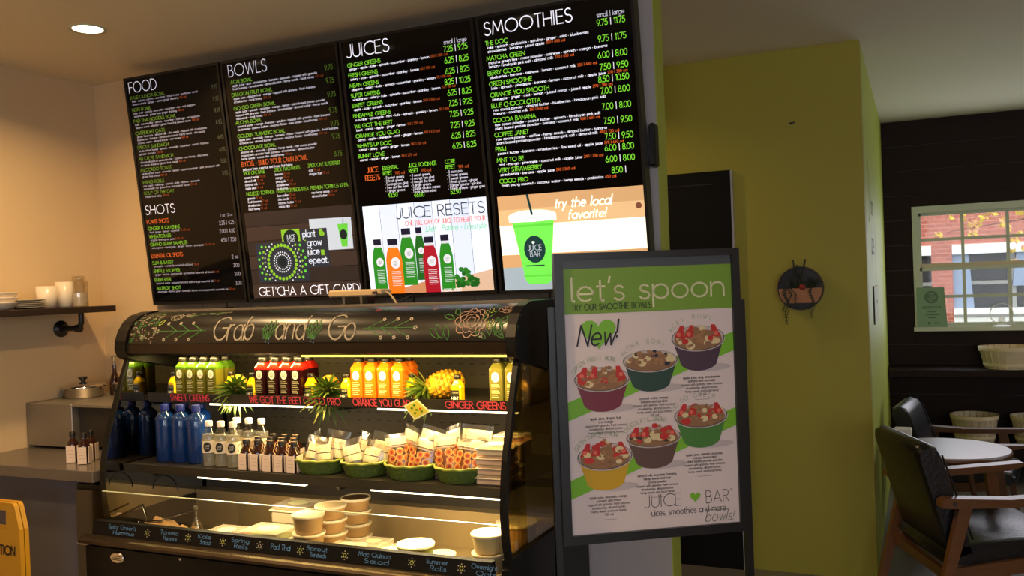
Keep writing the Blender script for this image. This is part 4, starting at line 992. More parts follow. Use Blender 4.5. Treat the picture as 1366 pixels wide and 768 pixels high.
# tag hanging from the large pineapple
tg = MB('tag_paper'); mat('tag_paper', (214, 200, 60), .5); mat('tag_green', (70, 130, 40), .5); mat('tag_edge', (240, 236, 170), .5)
P0 = [W(px, py, 1, 2.80) for px, py in ((538, 541), (556, 532), (574, 549), (553, 560))]
n_ = Vector((0, -.0012, 0))
tg.m = 'tag_edge'; tg.add(P0 + [p - n_ for p in P0], [(0, 1, 2, 3), (7, 6, 5, 4), (0, 4, 5, 1), (1, 5, 6, 2), (2, 6, 7, 3), (3, 7, 4, 0)], 'tag_edge')
cc = sum(P0, Vector()) / 4
P1 = [cc + (p - cc) * .82 - Vector((0, .0006, 0)) for p in P0]
tg.add(P1, [(0, 1, 2, 3)], 'tag_paper')
for k, (u, v) in enumerate(((.3, .3), (.6, .2), (.5, .55), (.25, .7), (.75, .6), (.7, .8))):
    c = P1[0].lerp(P1[1], u).lerp(P1[3].lerp(P1[2], u), v) - Vector((0, .0006, 0)); a = (P1[1] - P1[0]) * .12; d = (P1[3] - P1[0]) * .10
    tg.add([c - a, c - d, c + a, c + d], [(0, 1, 2, 3)], ('tag_green', 'juice_orange')[k == 4])
tag(tg.build('fruit_tag'), 'small square green and yellow card hanging from the large pineapple crown', 'tag')

# --- lower shelf: blue bottles
def blue_bottle(loc, label):
    t = thing('water_bottle', label, 'bottle', loc, 0, 'blue water bottles on the lower shelf')
    b = MB('blue_glass'); b.lathe([(.036, 0), (.040, .006), (.040, .172), (.038, .184), (.026, .199), (.0155, .206), (.0145, .214)], seg=24); b.build('bottle_body', t, True)
    b = MB('blue_liquid'); b.lathe([(.035, .003), (.0355, .150)], seg=20); b.build('water', t, True)
    b = MB('blue_cap'); b.lathe([(.0175, .212), (.018, .214), (.018, .236), (.0165, .238)], seg=18); b.build('cap', t, True)
    return t
mat('blue_liquid', (8, 40, 100), .3)
mat('water_clear', (168, 166, 156), .15, alpha=.45)
mat('blue_cap', (28, 44, 130), .4)
bp = None
for r, (yy, lst) in enumerate(((2.80, (221.5, 242, 263)), (2.90, (205, 226, 248, 270)))):
    for i, px in enumerate(lst):
        x = W(px, 590, 1, yy).x; lab = 'tall blue water bottle in the %s row on the lower shelf, %s' % (('front', 'rear')[r], ORD[i])
        if r == 1 and x < FX0 + .07: continue
        if bp is None: bp = blue_bottle((x, yy, S2 + .0005), lab)
        else: dup(bp, (x, yy, S2 + .0005), 0, lab)
# clear bottles
mat('cap_white', (240, 236, 222), .4)
def clear_bottle(loc, label):
    t = thing('water_bottle', label, 'bottle', loc, 0, 'clear water bottles with round labels on the lower shelf')
    b = MB('clear_plastic'); b.lathe([(.026, 0), (.029, .004), (.0275, .02), (.029, .03), (.0275, .04), (.029, .052), (.029, .115), (.027, .13), (.014, .155), (.0125, .160)], seg=22); b.build('bottle_body', t, True)
    b = MB('water_clear'); b.lathe([(.026, .003), (.026, .128)], seg=16); b.build('water', t, True)
    b = MB('cap_white'); b.lathe([(.0145, .160), (.015, .163), (.015, .178), (.0135, .181)], seg=18); b.build('cap', t, True)
    b = MB('label_wrap'); b.lathe([(.0294, .056), (.0294, .104)], seg=22, cap=False)
    def cm(x, y, off):
        a = x / .0298 - PI / 2 + .42; return Vector(((.0298 + off) * math.cos(a), (.0298 + off) * math.sin(a), y))
    for i in range(10):
        xa_, xb_ = -.0165 + .0033 * i, -.0165 + .0033 * (i + 1); ha_, hb_ = .0195 * math.sqrt(max(0, 1 - (xa_ / .0165) ** 2)), .0195 * math.sqrt(max(0, 1 - (xb_ / .0165) ** 2))
        poly(b, [(xa_, .08 - ha_), (xb_, .08 - hb_), (xb_, .08 + hb_), (xa_, .08 + ha_)], cm, 'label_black', .0003); text(b, 'JUICE', 0, .081, .007, cm, 'label_cream', .1, 'c', off=.0006); text(b, 'BAR', 0, .071, .007, cm, 'label_cream', .1, 'c', off=.0006)
    b.build('label', t, True); return t
mat('label_wrap', (226, 214, 186), .5)
bp = None
for r, (yy, lst) in enumerate(((2.765, (279.5, 295.6, 311.7)), (2.86, (317, 333, 350)))):
    for i, px in enumerate(lst):
        x = W(px, 595, 1, yy).x; lab = 'clear water bottle with white cap, %s row, %s' % (('front', 'rear')[r], ORD[i])
        if bp is None: bp = clear_bottle((x, yy, S2 + .0005), lab)
        else: dup(bp, (x, yy, S2 + .0005), 0, lab)
# amber bottles with paper labels and wire handles
mat('amber', (44, 18, 6), .08, spec=.7, coat=.4); mat('label_pinkish', (226, 204, 184), .6); mat('bail', (176, 140, 96), .4, .3); mat('label_line', (176, 140, 120), .6)
def amber_bottle(loc, label, grp, rz=0, cap='cap_black'):
    t = thing('amber_bottle', label, 'bottle', loc, rz, grp)
    b = MB('amber'); b.lathe([(.021, 0), (.0235, .003), (.0235, .068), (.021, .078), (.0105, .092), (.010, .100)], seg=20); b.build('bottle_body', t, True)
    b = MB(cap); b.lathe([(.0125, .100), (.013, .103), (.013, .116), (.0115, .118)], seg=14); b.build('cap', t, True)
    b = MB('label_pinkish'); b.box(-.0185, .0185, -.0262, -.0242, .002, .066); b.box(.0242, .0262, -.0185, .0185, .002, .066)
    for i in range(3): b.box(-.012, .012, -.0266, -.0262, .022 + i * .013, .0232 + i * .013, 'label_line')
    b.build('label', t, True)
    b = MB('bail'); b.tube([(-.013, -.004, .104), (-.022, -.014, .098), (-.020, -.026, .080), (-.008, -.028, .072)], .0016, 6); b.tube([(-.0125, -.006, .119), (0, -.013, .1195), (.0125, -.006, .119)], .0016, 6); b.build('neck_tie', t, True)
    return t
bp = None; ag = 'amber bottles with paper labels on the lower shelf'
for r, (yy, lst) in enumerate(((2.745, (328.6, 343.8, 360.5, 376, 392.5)), (2.81, (345, 361, 377, 393)), (2.875, (366, 381, 396)))):
    for i, px in enumerate(lst):
        x = W(px, 605, 1, yy).x; lab = 'small amber bottle with paper label, %s row, %s' % (('front', 'middle', 'back')[r], ORD[i])
        if bp is None: bp = amber_bottle((x, yy, S2 + .0005), lab, ag)
        else: dup(bp, (x, yy, S2 + .0005), 0, lab, ag)
abp = bp
# green woven baskets
mat('weave_green', (84, 104, 30), .55, var=.3, vscale=60, bump=.6, bscale=160); mat('weave_rim', (124, 134, 40), .55, var=.3, vscale=80)
def weave_basket(loc, label, a=.112, c=.085, h=.052):
    t = thing('woven_basket', label, 'basket', loc, 0, 'green oval baskets on the lower shelf')
    b = MB('weave_green'); seg = 36; rings = 7
    # slightly bulging woven courses
    pr = []
    for i in range(rings * 2 + 1):
        u = i / (rings * 2); r = .80 + .20 * u + (.012 if i % 2 else 0); pr.append((r, .001 + (h - .004) * u))
    seg2 = 96; vs = []; uu = 10
    for i in range(uu * 2 + 1):
        u = i / (uu * 2)
        for k in range(seg2):
            an = 2 * PI * k / seg2; wv = .016 * math.cos(24 * an + (PI if (i // 2) % 2 else 0)) * (1 if i % 2 else .25) + (.012 if i % 2 else 0)
            rr = (.80 + .20 * u + wv) * a; vs.append((rr * math.cos(an), rr * math.sin(an) * c / a, .001 + (h - .004) * u))
    b.add(vs, [(i * seg2 + k, i * seg2 + (k + 1) % seg2, (i + 1) * seg2 + (k + 1) % seg2, (i + 1) * seg2 + k) for i in range(uu * 2) for k in range(seg2)], 'weave_green', True)
    b.lathe([(.80 * a, .001), (1e-3, .001)], seg=seg, sy=c / a, cap=False)
    b.lathe([(r * a - .005, z) for r, z in pr[::-1]], seg=seg, sy=c / a, cap=False)
    b.build('basket_wall', t, True)
    b = MB('weave_rim'); b.tube([(a * 1.0 * math.cos(2 * PI * k / 32), c * math.sin(2 * PI * k / 32), h + .002 * math.sin(k * 2.1)) for k in range(33)], .0055, 8, cap=False); b.build('rim', t, True)
    return t
BK = []
bkp = None
for i, (pa, pb, yr) in enumerate(((398.4, 460, 612), (460, 517, 616), (516.4, 583.5, 620), (582.5, 648.4, 626))):
    yy = 2.790; x0, x1 = W(pa, yr, 1, yy).x, W(pb, yr, 1, yy).x; x = (x0 + x1) / 2; a = (x1 - x0) / 2
    lab = 'green woven oval basket of ' + ('cream labelled packets, left end of the basket row', 'cream labelled packets, second of the baskets', 'dried fruit bags, third of the baskets', 'dried fruit bags, right end of the basket row')[i]
    o = weave_basket((x, yy, S2 + .0005), lab, a * .97)
    BK.append((x, yy, a))
mat('kraft', (214, 190, 140), .5); mat('pkt_white', (222, 210, 176), .5); mat('pkt_grey', (170, 160, 140), .5); mat('dried_orange', (206, 112, 50), .5, var=.2, vscale=50); mat('dried_core', (150, 46, 30), .5); mat('dried_rim', (240, 190, 110), .5); mat('dark_leafy', (40, 44, 22), .6)
def bag(loc, rz, tilt, w_, h_, kind, label, roll=0):
    t = thing('snack_bag', label, 'snack bag', loc, rz, None)
    R_ = Matrix.Rotation(roll, 4, 'Y') @ Matrix.Rotation(tilt, 4, 'X')
    n = 8; m_ = 9; fr = []; bk = []
    def dep(u, v): return .016 * (max(0, math.sin(PI * u)) ** .6) * (max(0, math.sin(PI * min(1, v * 1.08 + .0))) ** .5 if v < .92 else 0) + .0006
    for j in range(m_ + 1):
        for i in range(n + 1):
            u, v = i / n, j / m_; wob = .002 * math.sin(7 * u + 5 * v)
            fr.append(R_ @ Vector(((u - .5) * w_, -dep(u, v) + wob, v * h_))); bk.append(R_ @ Vector(((u - .5) * w_, dep(u, v) + wob, v * h_)))
    fs = [(j * (n + 1) + i, j * (n + 1) + i + 1, (j + 1) * (n + 1) + i + 1, (j + 1) * (n + 1) + i) for j in range(m_) for i in range(n)]
    b = MB('bag_film'); b.add(fr, fs, 'bag_film', True); b.add(bk, [f[::-1] for f in fs], 'bag_film', True); b.build('bag_film', t, True)
    def fm(x, y, off):
        u, v = x / w_ + .5, y / h_; return R_ @ Vector((x, -dep(u, v) + .002 * math.sin(7 * u + 5 * v) - off, y))
    def patch(bb, x0, y0, x1, y1, m, off):
        for i in range(4):
            for j in range(4): rect(bb, x0 + (x1 - x0) * i / 4, y0 + (y1 - y0) * j / 4, x0 + (x1 - x0) * (i + 1) / 4, y0 + (y1 - y0) * (j + 1) / 4, fm, m, off)
    if kind == 'card':
        b = MB('pkt_white'); patch(b, -w_ * .36, h_ * .30, w_ * .36, h_ * .50, 'pkt_white', .001); patch(b, -w_ * .36, h_ * .53, w_ * .36, h_ * .78, 'pkt_white', .001)
        for i in range(2): rect(b, -w_ * .2, h_ * (.60 + .07 * i), w_ * .2, h_ * (.615 + .07 * i), fm, 'label_line', .0016)
        rect(b, -w_ * .36, h_ * .503, w_ * .36, h_ * .527, fm, 'label_line', .0012)
        b.build('label_card', t, True)
        b = MB('kraft'); b.lathe([(w_ * .40, h_ * .06), (w_ * .42, h_ * .4), (w_ * .34, h_ * .62)], seg=12, sy=.18, M=R_); b.build('contents', t, True)
    else:
        b = MB('pkt_white'); patch(b, -w_ * .46, h_ * .72, w_ * .46, h_ * .91, 'pkt_white', .001); patch(b, -w_ * .40, h_ * .655, w_ * .40, h_ * .69, 'pkt_grey' if kind == 'fruitb' else 'label_line', .001); b.build('label_card', t, True)
        b = MB('dried_orange'); rn = random.Random(int(loc[0] * 997)); 
        for k in range(9):
            x, y = (-.28 + .28 * (k % 3) + rn.uniform(-.05, .05)) * w_, h_ * (.20 + .16 * (k // 3) + rn.uniform(0, .04)); r_ = w_ * .125
            o_ = .0012 + k * .0004
            disk(b, x, y, r_, r_, fm, 'dried_rim', o_, 14); disk(b, x, y, r_ * .8, r_ * .8, fm, 'dried_orange', o_ + .0003, 14); disk(b, x, y, r_ * .4, r_ * .4, fm, 'dried_core', o_ + .0006, 10)
        b.build('dried_slices', t, True)
        b = MB('dried_orange'); b.lathe([(w_ * .36, h_ * .03), (w_ * .44, h_ * .3), (w_ * .40, h_ * .6)], seg=12, sy=.15, M=R_); b.build('contents', t, True)
    return t
spots = ((-.045, -.03, .25, .09, .10), (.035, -.035, .1, .085, .095), (-.03, .02, -.35, .09, .115), (.05, .025, .5, .09, .115))
spn = ('front left', 'front right', 'rear left', 'rear right')
for i, (x, yy, a) in enumerate(BK):
    for k, (dx, dy, rz, w_, h_) in enumerate(spots):
        kind = 'card' if i < 2 else ('fruit', 'fruitb')[k % 2]
        sc_ = 1.28 if i < 2 else (1.42 if i == 2 else 1.5)
        tl = -.30 if k < 2 else -.12
        what = 'clear packet with cream card' if i < 2 else 'clear bag of dried orange slices'
        bag((x + dx * a / .11 * .8, yy + dy * .55, S2 + .012), rz * (1.0 if k % 2 else 1.6), tl, w_ * sc_ * (.78 if i < 2 else .84), h_ * sc_ * (.98 if i < 2 else 1.06), kind, '%s, %s in the %s basket' % (what, spn[k], ('leftmost', 'second', 'third', 'rightmost')[i]), ((.26, -.12, -.30, .22), (-.24, .16, .05, .30), (-.10, .22, .10, .34), (-.06, .12, -.28, .16))[i][k])
# stacked sealed tubs at the right end
mat('tub_plastic', (232, 222, 196), .2, alpha=.5); mat('lid_plastic', (236, 228, 200), .15, alpha=.35); mat('tub_salmon', (214, 130, 84), .4); mat('tub_cream', (222, 196, 140), .4)
def clam(loc, label, fill, w_=.12, d_=.10, h_=.032, grp=None, top='pkt_white', rz=0, name='clamshell_tub'):
    t = thing(name, label, 'food container', loc, rz, grp)
    b = MB('tub_plastic'); b.box(-w_ * .46, w_ * .46, -d_ * .46, d_ * .46, 0, h_ * .7, bev=.004); b.build('tub', t, True)
    b = MB(fill); b.box(-w_ * .44, w_ * .44, -d_ * .44, d_ * .44, .002, h_ * .78, bev=.004); b.build('food', t, True)
    b = MB('tub_rim'); b.box(-w_ * .5, w_ * .5, -d_ * .5, d_ * .5, h_ * .66, h_ * .74, bev=.001); b.build('rim', t, True)
    b = MB('lid_plastic'); b.box(-w_ * .45, w_ * .45, -d_ * .45, d_ * .45, h_ * .74, h_, bev=.003)
    b.build('lid', t, True)
    b = MB(top); b.lathe([(w_ * .24, h_ + .0004), (1e-4, h_ + .0005)], seg=20, sy=.8, cap=False); b.build('label', t, True)
    return t
mat('tub_rim', (226, 218, 190), .3)
for k in range(4):
    o = clam((-1.352 + .004 * (k % 2), 2.79, S2 + .0005 + k * .034), 'clear tub of orange slices, %s of the four stacked tubs' % ('bottom', 'second from the bottom', 'third from the bottom', 'top')[k], 'tub_salmon' if k < 3 else 'tub_cream', .13, .11, .033, 'stacked tubs at the right end of the lower shelf')
o = clam((-1.36, 2.93, S2 + .0005), 'clear tub behind the four stacked tubs, lower one', 'tub_cream', .13, .11, .06); o = clam((-1.36, 2.93, S2 + .0615), 'clear tub behind the four stacked tubs, upper one with flared lid', 'tub_salmon', .13, .11, .085)

# --- lower deck: deli cups and containers
D0 = .4955
mat('deli_tan', (184, 146, 94), .35, var=.1, vscale=40); mat('deli_lid', (232, 216, 180), .3); mat('deli_dark', (92, 66, 44), .5); mat('salad_green', (126, 132, 58), .6, var=.5, vscale=60); mat('tomato_red', (196, 60, 26), .4, var=.4, vscale=50); mat('green_lid', (226, 224, 170), .35)
def deli(loc, r, h, label, grp, top='deli_lid', body='deli_tan', inner=None):
    t = thing('deli_cup', label, 'food container', loc, 0, grp)
    b = MB(body); b.lathe([(r * .80, 0), (r * .82, .002), (r * .95, h - .010)], seg=28); b.build('cup', t, True)
    b = MB(top); b.lathe([(r * .97, h - .012), (r * 1.03, h - .009), (r * 1.03, h - .001), (r * .98, h), (r * .92, h - .003)], seg=28, cap=False); b.build('lid_rim', t, True)
    b = MB(inner or top); b.lathe([(r * .92, h - .003), (r * .3, h - .0035), (1e-4, h - .0035)], seg=28, cap=False); b.build('lid', t, True)
    return t
def stack(px, py, y, n, r, desc_, grp, tops):
    c = W(px, py, 1, y); x, yy, ztop = c.x, c.y, c.z
    h = (ztop - D0) / n
    for k in range(n):
        deli((x, yy, D0 + k * h), r, h - .0004, '%s, %s' % (('tan deli cup with pale lid', 'tan deli cup with clear lid')[tops[k] is not None and k == n - 1], ('bottom', 'second', 'third', 'fourth', 'fifth')[k] + ' from the deck in the ' + desc_), grp, inner=tops[k])
stack(411, 684, 2.69, 3, .060, 'front left cup stack', 'deli cups in the front left stack', [None] * 3)
stack(441, 672, 2.83, 4, .060, 'middle cup stack', 'deli cups in the middle stack', [None, None, None, 'kraft'])
stack(474.5, 662, 2.98, 4, .058, 'rear right cup stack', 'deli cups in the rear stack', [None, None, None, 'deli_dark'])
def D(px, py, y): return W(px, py, 1, y)
c = D(554, 724, 2.68); deli((c.x, c.y, D0), .066, c.z - D0, 'tall round deli tub with bright green tinted lid at the front', None, 'green_lid', 'salad_green')
c = D(588, 738, 2.80); deli((c.x, c.y, D0), .054, c.z - D0, 'round deli tub with pale lid right of the tall green one', None, 'green_lid', 'deli_tan')
c = D(520, 732, 2.72); deli((c.x, c.y, D0), .036, max(.05, c.z - D0), 'small round deli tub left of the tall green one', None, 'green_lid', 'deli_tan')
c = D(671, 711, 2.70)
for k in range(3):
    hh = (c.z - D0) / 3; deli((-1.352, c.y, D0 + k * hh), .058, hh - .0004, '%s deli cup of the stack by the right post' % ('lowest', 'middle', 'top')[k], 'deli cups by the right post', 'deli_lid', 'tub_cream')
c = D(700, 696, 2.95); deli((-1.36, 2.95, D0), .075, c.z - D0, 'large tan deli tub behind the right end glass', None, 'deli_lid', 'deli_tan')
def cl(px, py, y, w_, d_, label, fill, h_=None, z0=D0, rz=0, top='green_lid'):
    c = D(px, py, y); h_ = h_ or max(.04, c.z - z0); clam((c.x, y, z0), label, fill, w_, d_, h_, None, top, rz, 'salad_clamshell'); return z0 + h_
cl(358, 704, 2.72, .20, .15, 'large clear clamshell of green salad at the front', 'salad_green')
z_ = cl(392, 690, 2.93, .15, .12, 'clear clamshell behind the salad, lower one', 'salad_green', .10)
cl(398, 670, 2.93, .19, .14, 'clear clamshell with bright lid, upper one behind the salad', 'deli_tan', None, z_ + .0005)
cl(303, 706, 2.74, .17, .14, 'clear clamshell of red tomatoes left of the salad', 'tomato_red')
cl(462, 726, 2.66, .14, .10, 'low clear clamshell in front of the cup stacks, left one', 'deli_tan')
cl(498, 721, 2.83, .13, .12, 'low clear clamshell right of the rear cup stack', 'tub_cream')
# papers, small bag and tongs at the left of the deck
mat('foil_paper', (206, 166, 112), .45, bump=.4, bscale=40)
def crumple(px, py, z, sx, sy_, sz, label, seed):
    c = D(px, py, 2.76); c.x = max(c.x, FX0 + .13); rn = random.Random(seed); b = MB('foil_paper'); n = 7; vs = []
    for j in range(n + 1):
        for i in range(n + 1):
            u, v = i / n - .5, j / n - .5; r_ = 1 - 1.6 * (u * u + v * v)
            vs.append((c.x + u * sx, c.y + v * sy_, D0 + .004 + max(0, r_) * sz * rn.uniform(.5, 1)))
    b.add(vs, [(j * (n + 1) + i, j * (n + 1) + i + 1, (j + 1) * (n + 1) + i + 1, (j + 1) * (n + 1) + i) for j in range(n) for i in range(n)], 'foil_paper')
    b.add([(c.x - sx / 2, c.y - sy_ / 2, D0 + .001), (c.x + sx / 2, c.y - sy_ / 2, D0 + .001), (c.x + sx / 2, c.y + sy_ / 2, D0 + .001), (c.x - sx / 2, c.y + sy_ / 2, D0 + .001)], [(3, 2, 1, 0)])
    tag(b.build('paper_wrap'), label, 'paper')
crumple(200, 694, .56, .20, .16, .115, 'crumpled tan paper wrap at the left of the lower deck', 3)
crumple(248, 702, .55, .16, .12, .10, 'smaller tan paper wrap right of the crumpled one', 5)
c = D(262, 700, 2.74); t = thing('tied_bag', 'small clear bag of food tied at the top, right of the paper wraps', 'snack bag', (c.x, c.y, D0))
b = MB('bag_film'); b.lathe([(.028, 0), (.038, .03), (.034, .07), (.012, .12), (.004, .14), (.012, .18)], seg=14, cap=False); b.build('bag_film', t, True)
b = MB('deli_tan'); b.lathe([(.024, .002), (.032, .03), (.026, .07), (1e-3, .09)], seg=12); b.build('contents', t, True)
t = thing('serving_tongs', 'thin black serving tongs lying across the left of the deck', 'utensil', (D(215, 690, 2.8).x, 2.8, D0))
b = MB('black_gloss'); b.tube([D(172, 697, 2.70), D(215, 694, 2.74), D(262, 680, 2.90)], .004, 6); b.tube([D(190, 672, 2.80), D(197, 693, 2.74)], .005, 6); b.build('tong_arm', t)

# ================================================================ TOP OF CASE: adapter and cables
P = lambda px, py, y=3.05: W(px, py, 1, y)
ad = thing('wifi_device', 'flat beige wireless device standing on two short legs on the display case', 'device', (P(481, 390).x, 3.05, 1.462))
b = MB('beige_plastic'); a0, a1 = P(447, 396, 3.05), P(515, 384, 3.05); zc = (P(480, 396, 3.05).z + P(480, 385, 3.05).z) / 2
b.box(a0.x, a1.x - .02, 3.0, 3.10, zc - .014, zc + .014, bev=.006); b.box(a1.x - .025, a1.x, 3.01, 3.09, zc - .009, zc + .013, bev=.005); b.build('body', ad)
b = MB('ceramic_dark'); x = P(500, 391, 3.0).x; b.box(x - .012, x + .012, 2.9985, 3.0, zc - .005, zc + .004); b.build('port', ad)
for px in (458, 481):
    x = P(px, 395).x; b = MB('beige_plastic'); b.tube([(x, 3.05, zc - .012), (x + .003, 3.05, 1.463)], [.007, .004], 8); b.build('leg', ad)
b = MB('beige_plastic'); b.tube([P(513, 388), P(519, 391), P(525, 398), P(529, 405)], .0045, 8); b.build('lead', ad)
def cable(pts, label, r=.003):
    b = MB('cable_black'); b.tube(pts, r, 6); tag(b.build('power_cable'), label, 'cable')
cable([P(302, 398, 3.36), P(303, 408, 3.36), (P(303, 408, 3.36).x, 3.36, 1.40)], 'black cable hanging below the food menu screen')
cable([P(439, 395, 3.3), P(444, 404, 3.3), P(450, 412, 3.3)], 'black cable slanting left of the beige device')
cable([P(552, 388, 3.38), P(552, 402, 3.38), (P(552, 402, 3.38).x, 3.38, 1.38)], 'black cable hanging below the juices screen')
cable([P(548, 394, 3.2), P(536, 401, 3.2), P(528, 407, 3.2), P(500, 408, 3.15)], 'black cable lying behind the end of the beige lead')
cable([P(733, 384, 3.38), P(733, 402, 3.38), (P(733, 402, 3.38).x, 3.38, 1.38)], 'black cable hanging below the smoothies screen')
b = MB('black_plastic'); a0 = P(462, 400, 3.2); b.box(a0.x - .0, a0.x + .12, 3.18, 3.24, 1.4625, 1.515, bev=.004); tag(b.build('power_adapter'), 'black power adapter in shadow behind the beige device', 'power adapter')

# ================================================================ POSTER STAND
pa = math.radians(33.8); pd = Vector((math.cos(pa), math.sin(pa), 0)); pn = Vector((math.sin(pa), -math.cos(pa), 0))
# paper corners measured on the plane of the stand
def onplane(px, py, p0, n):
    d = rt * ((px - 683) / F) - upv * ((py - 384) / F) + fw; o = Vector((0, 0, CAMZ)); return o + d * ((p0 - o).dot(n) / d.dot(n))
pc = Vector((-.87, 3.08, 0)) - Vector((0, 0, 0))
q0, q1 = onplane(752.3, 357.5, pc, pn), onplane(760.8, 713.4, pc, pn); r0, r1 = onplane(976.5, 352.9, pc, pn), onplane(984.8, 697, pc, pn)
PX0 = ((q0 - pc).dot(pd) + (q1 - pc).dot(pd)) / 2; PX1 = ((r0 - pc).dot(pd) + (r1 - pc).dot(pd)) / 2
PZ1 = (q0.z + r0.z) / 2; PZ0 = (q1.z + r1.z) / 2; PW, PHH = PX1 - PX0, PZ1 - PZ0
st = thing('poster_stand', 'black floor stand holding a framed smoothie bowl poster', 'sign stand', (pc.x, pc.y, 0))
def sp2(x, z, off): return pc + pd * (PX0 + x) + pn * off + Vector((0, 0, z))
def obox(mb, x0, x1, z0, z1, o0, o1, m=None):
    vs = [sp2(x, z, o) for x in (x0, x1) for o in (o0, o1) for z in (z0, z1)]
    mb.add(vs, [(0, 1, 3, 2), (4, 6, 7, 5), (0, 4, 5, 1), (2, 3, 7, 6), (0, 2, 6, 4), (1, 5, 7, 3)], m)
fwid = .032
b = MB('frame_black'); ex = PZ1 + .032
obox(b, -fwid, 0, PZ0 - fwid, ex + fwid * .75, -.02, .012); obox(b, PW, PW + fwid * .9, PZ0 - fwid, ex + fwid * .75, -.02, .012)
obox(b, 0, PW, PZ0 - fwid, PZ0, -.02, .012); obox(b, 0, PW, ex, ex + fwid * .75, -.02, .012); b.build('poster_frame', st)
b = MB('frame_black'); obox(b, 0, PW, PZ0, ex, -.018, -.004); b.build('backing_board', st)
for x0 in (-fwid - .024, PW + fwid * .9 + .0):
    b = MB('frame_black'); obox(b, x0, x0 + .024, 0.02, 1.44, -.035, -.008); b.build('upright', st)
    b = MB('frame_black'); obox(b, x0, x0 + .024, 0.0, .03, -.05 if x0 < 0 else -.12, .22); b.build('foot', st)
b = MB('frame_black'); obox(b, -fwid, PW + fwid, .10, .13, -.03, -.01); b.build('crossbar', st)
mat('p_strip', (74, 78, 84), .4); mat('p_white', (226, 212, 214), .45); mat('p_green', (118, 160, 44), .45); mat('p_green2', (122, 190, 40), .45); mat('p_cream', (226, 226, 186), .5); mat('p_dkgreen', (50, 74, 20), .5); mat('p_ink', (34, 30, 38), .5); mat('p_grey', (150, 140, 136), .5); mat('p_shadow', (196, 184, 190), .5); mat('p_title', (150, 170, 130), .5)
mat('p_caption', (84, 76, 78), .5); mat('p_rim', (70, 64, 66), .4); mat('p_glass', (196, 184, 186), .4)
b = MB('p_white'); rect(b, 0, PZ0, PW, PZ1, sp2, 'p_white', -.001); rect(b, 0, PZ1, PW, ex, sp2, 'p_strip', -.001); pap = b.build('poster_paper', st)
U = lambda u: u * PW
V = lambda v: PZ1 - v * PHH
Q = MB('p_green')
e1, e2 = .0004, .0002
rect(Q, 0, V(.170), PW, PZ1, sp2, 'p_green', 0)
text(Q, "let's spoon", U(.050), V(.122), .083, sp2, 'p_cream', .085, off=e1, width=U(.952) - U(.050), tr=.14)
text(Q, 'TRY OUR SMOOTHIE BOWLS', U(.047), V(.156), .0205, sp2, 'p_dkgreen', .15, off=e1, width=U(.513) - U(.047))
poly(Q, [(0, V(.501)), (0, V(.571)), (PW, V(.335)), (PW, V(.262))], sp2, 'p_green2', 0); poly(Q, [(0, V(.796)), (0, V(.867)), (PW, V(.624)), (PW, V(.555))], sp2, 'p_green2', 0)
poly(Q, heart(U(.197), V(.25), .128, .108), sp2, 'p_green2', e1)
text(Q, 'New', U(.07), V(.290), .072, sp2, 'p_ink', .085, off=e1 * 2, width=U(.285) - U(.07), shear=.28); text(Q, '!', U(.30), V(.262), .062, sp2, 'p_ink', .11, off=e1 * 2, shear=.15)
mat('b_granola', (166, 122, 84), .6); mat('b_granola2', (146, 108, 76), .6); mat('b_straw', (196, 40, 38), .5); mat('b_straw2', (226, 110, 90), .5); mat('b_banana', (224, 206, 160), .5); mat('b_berry', (36, 36, 56), .5); mat('b_choc', (64, 48, 42), .5)
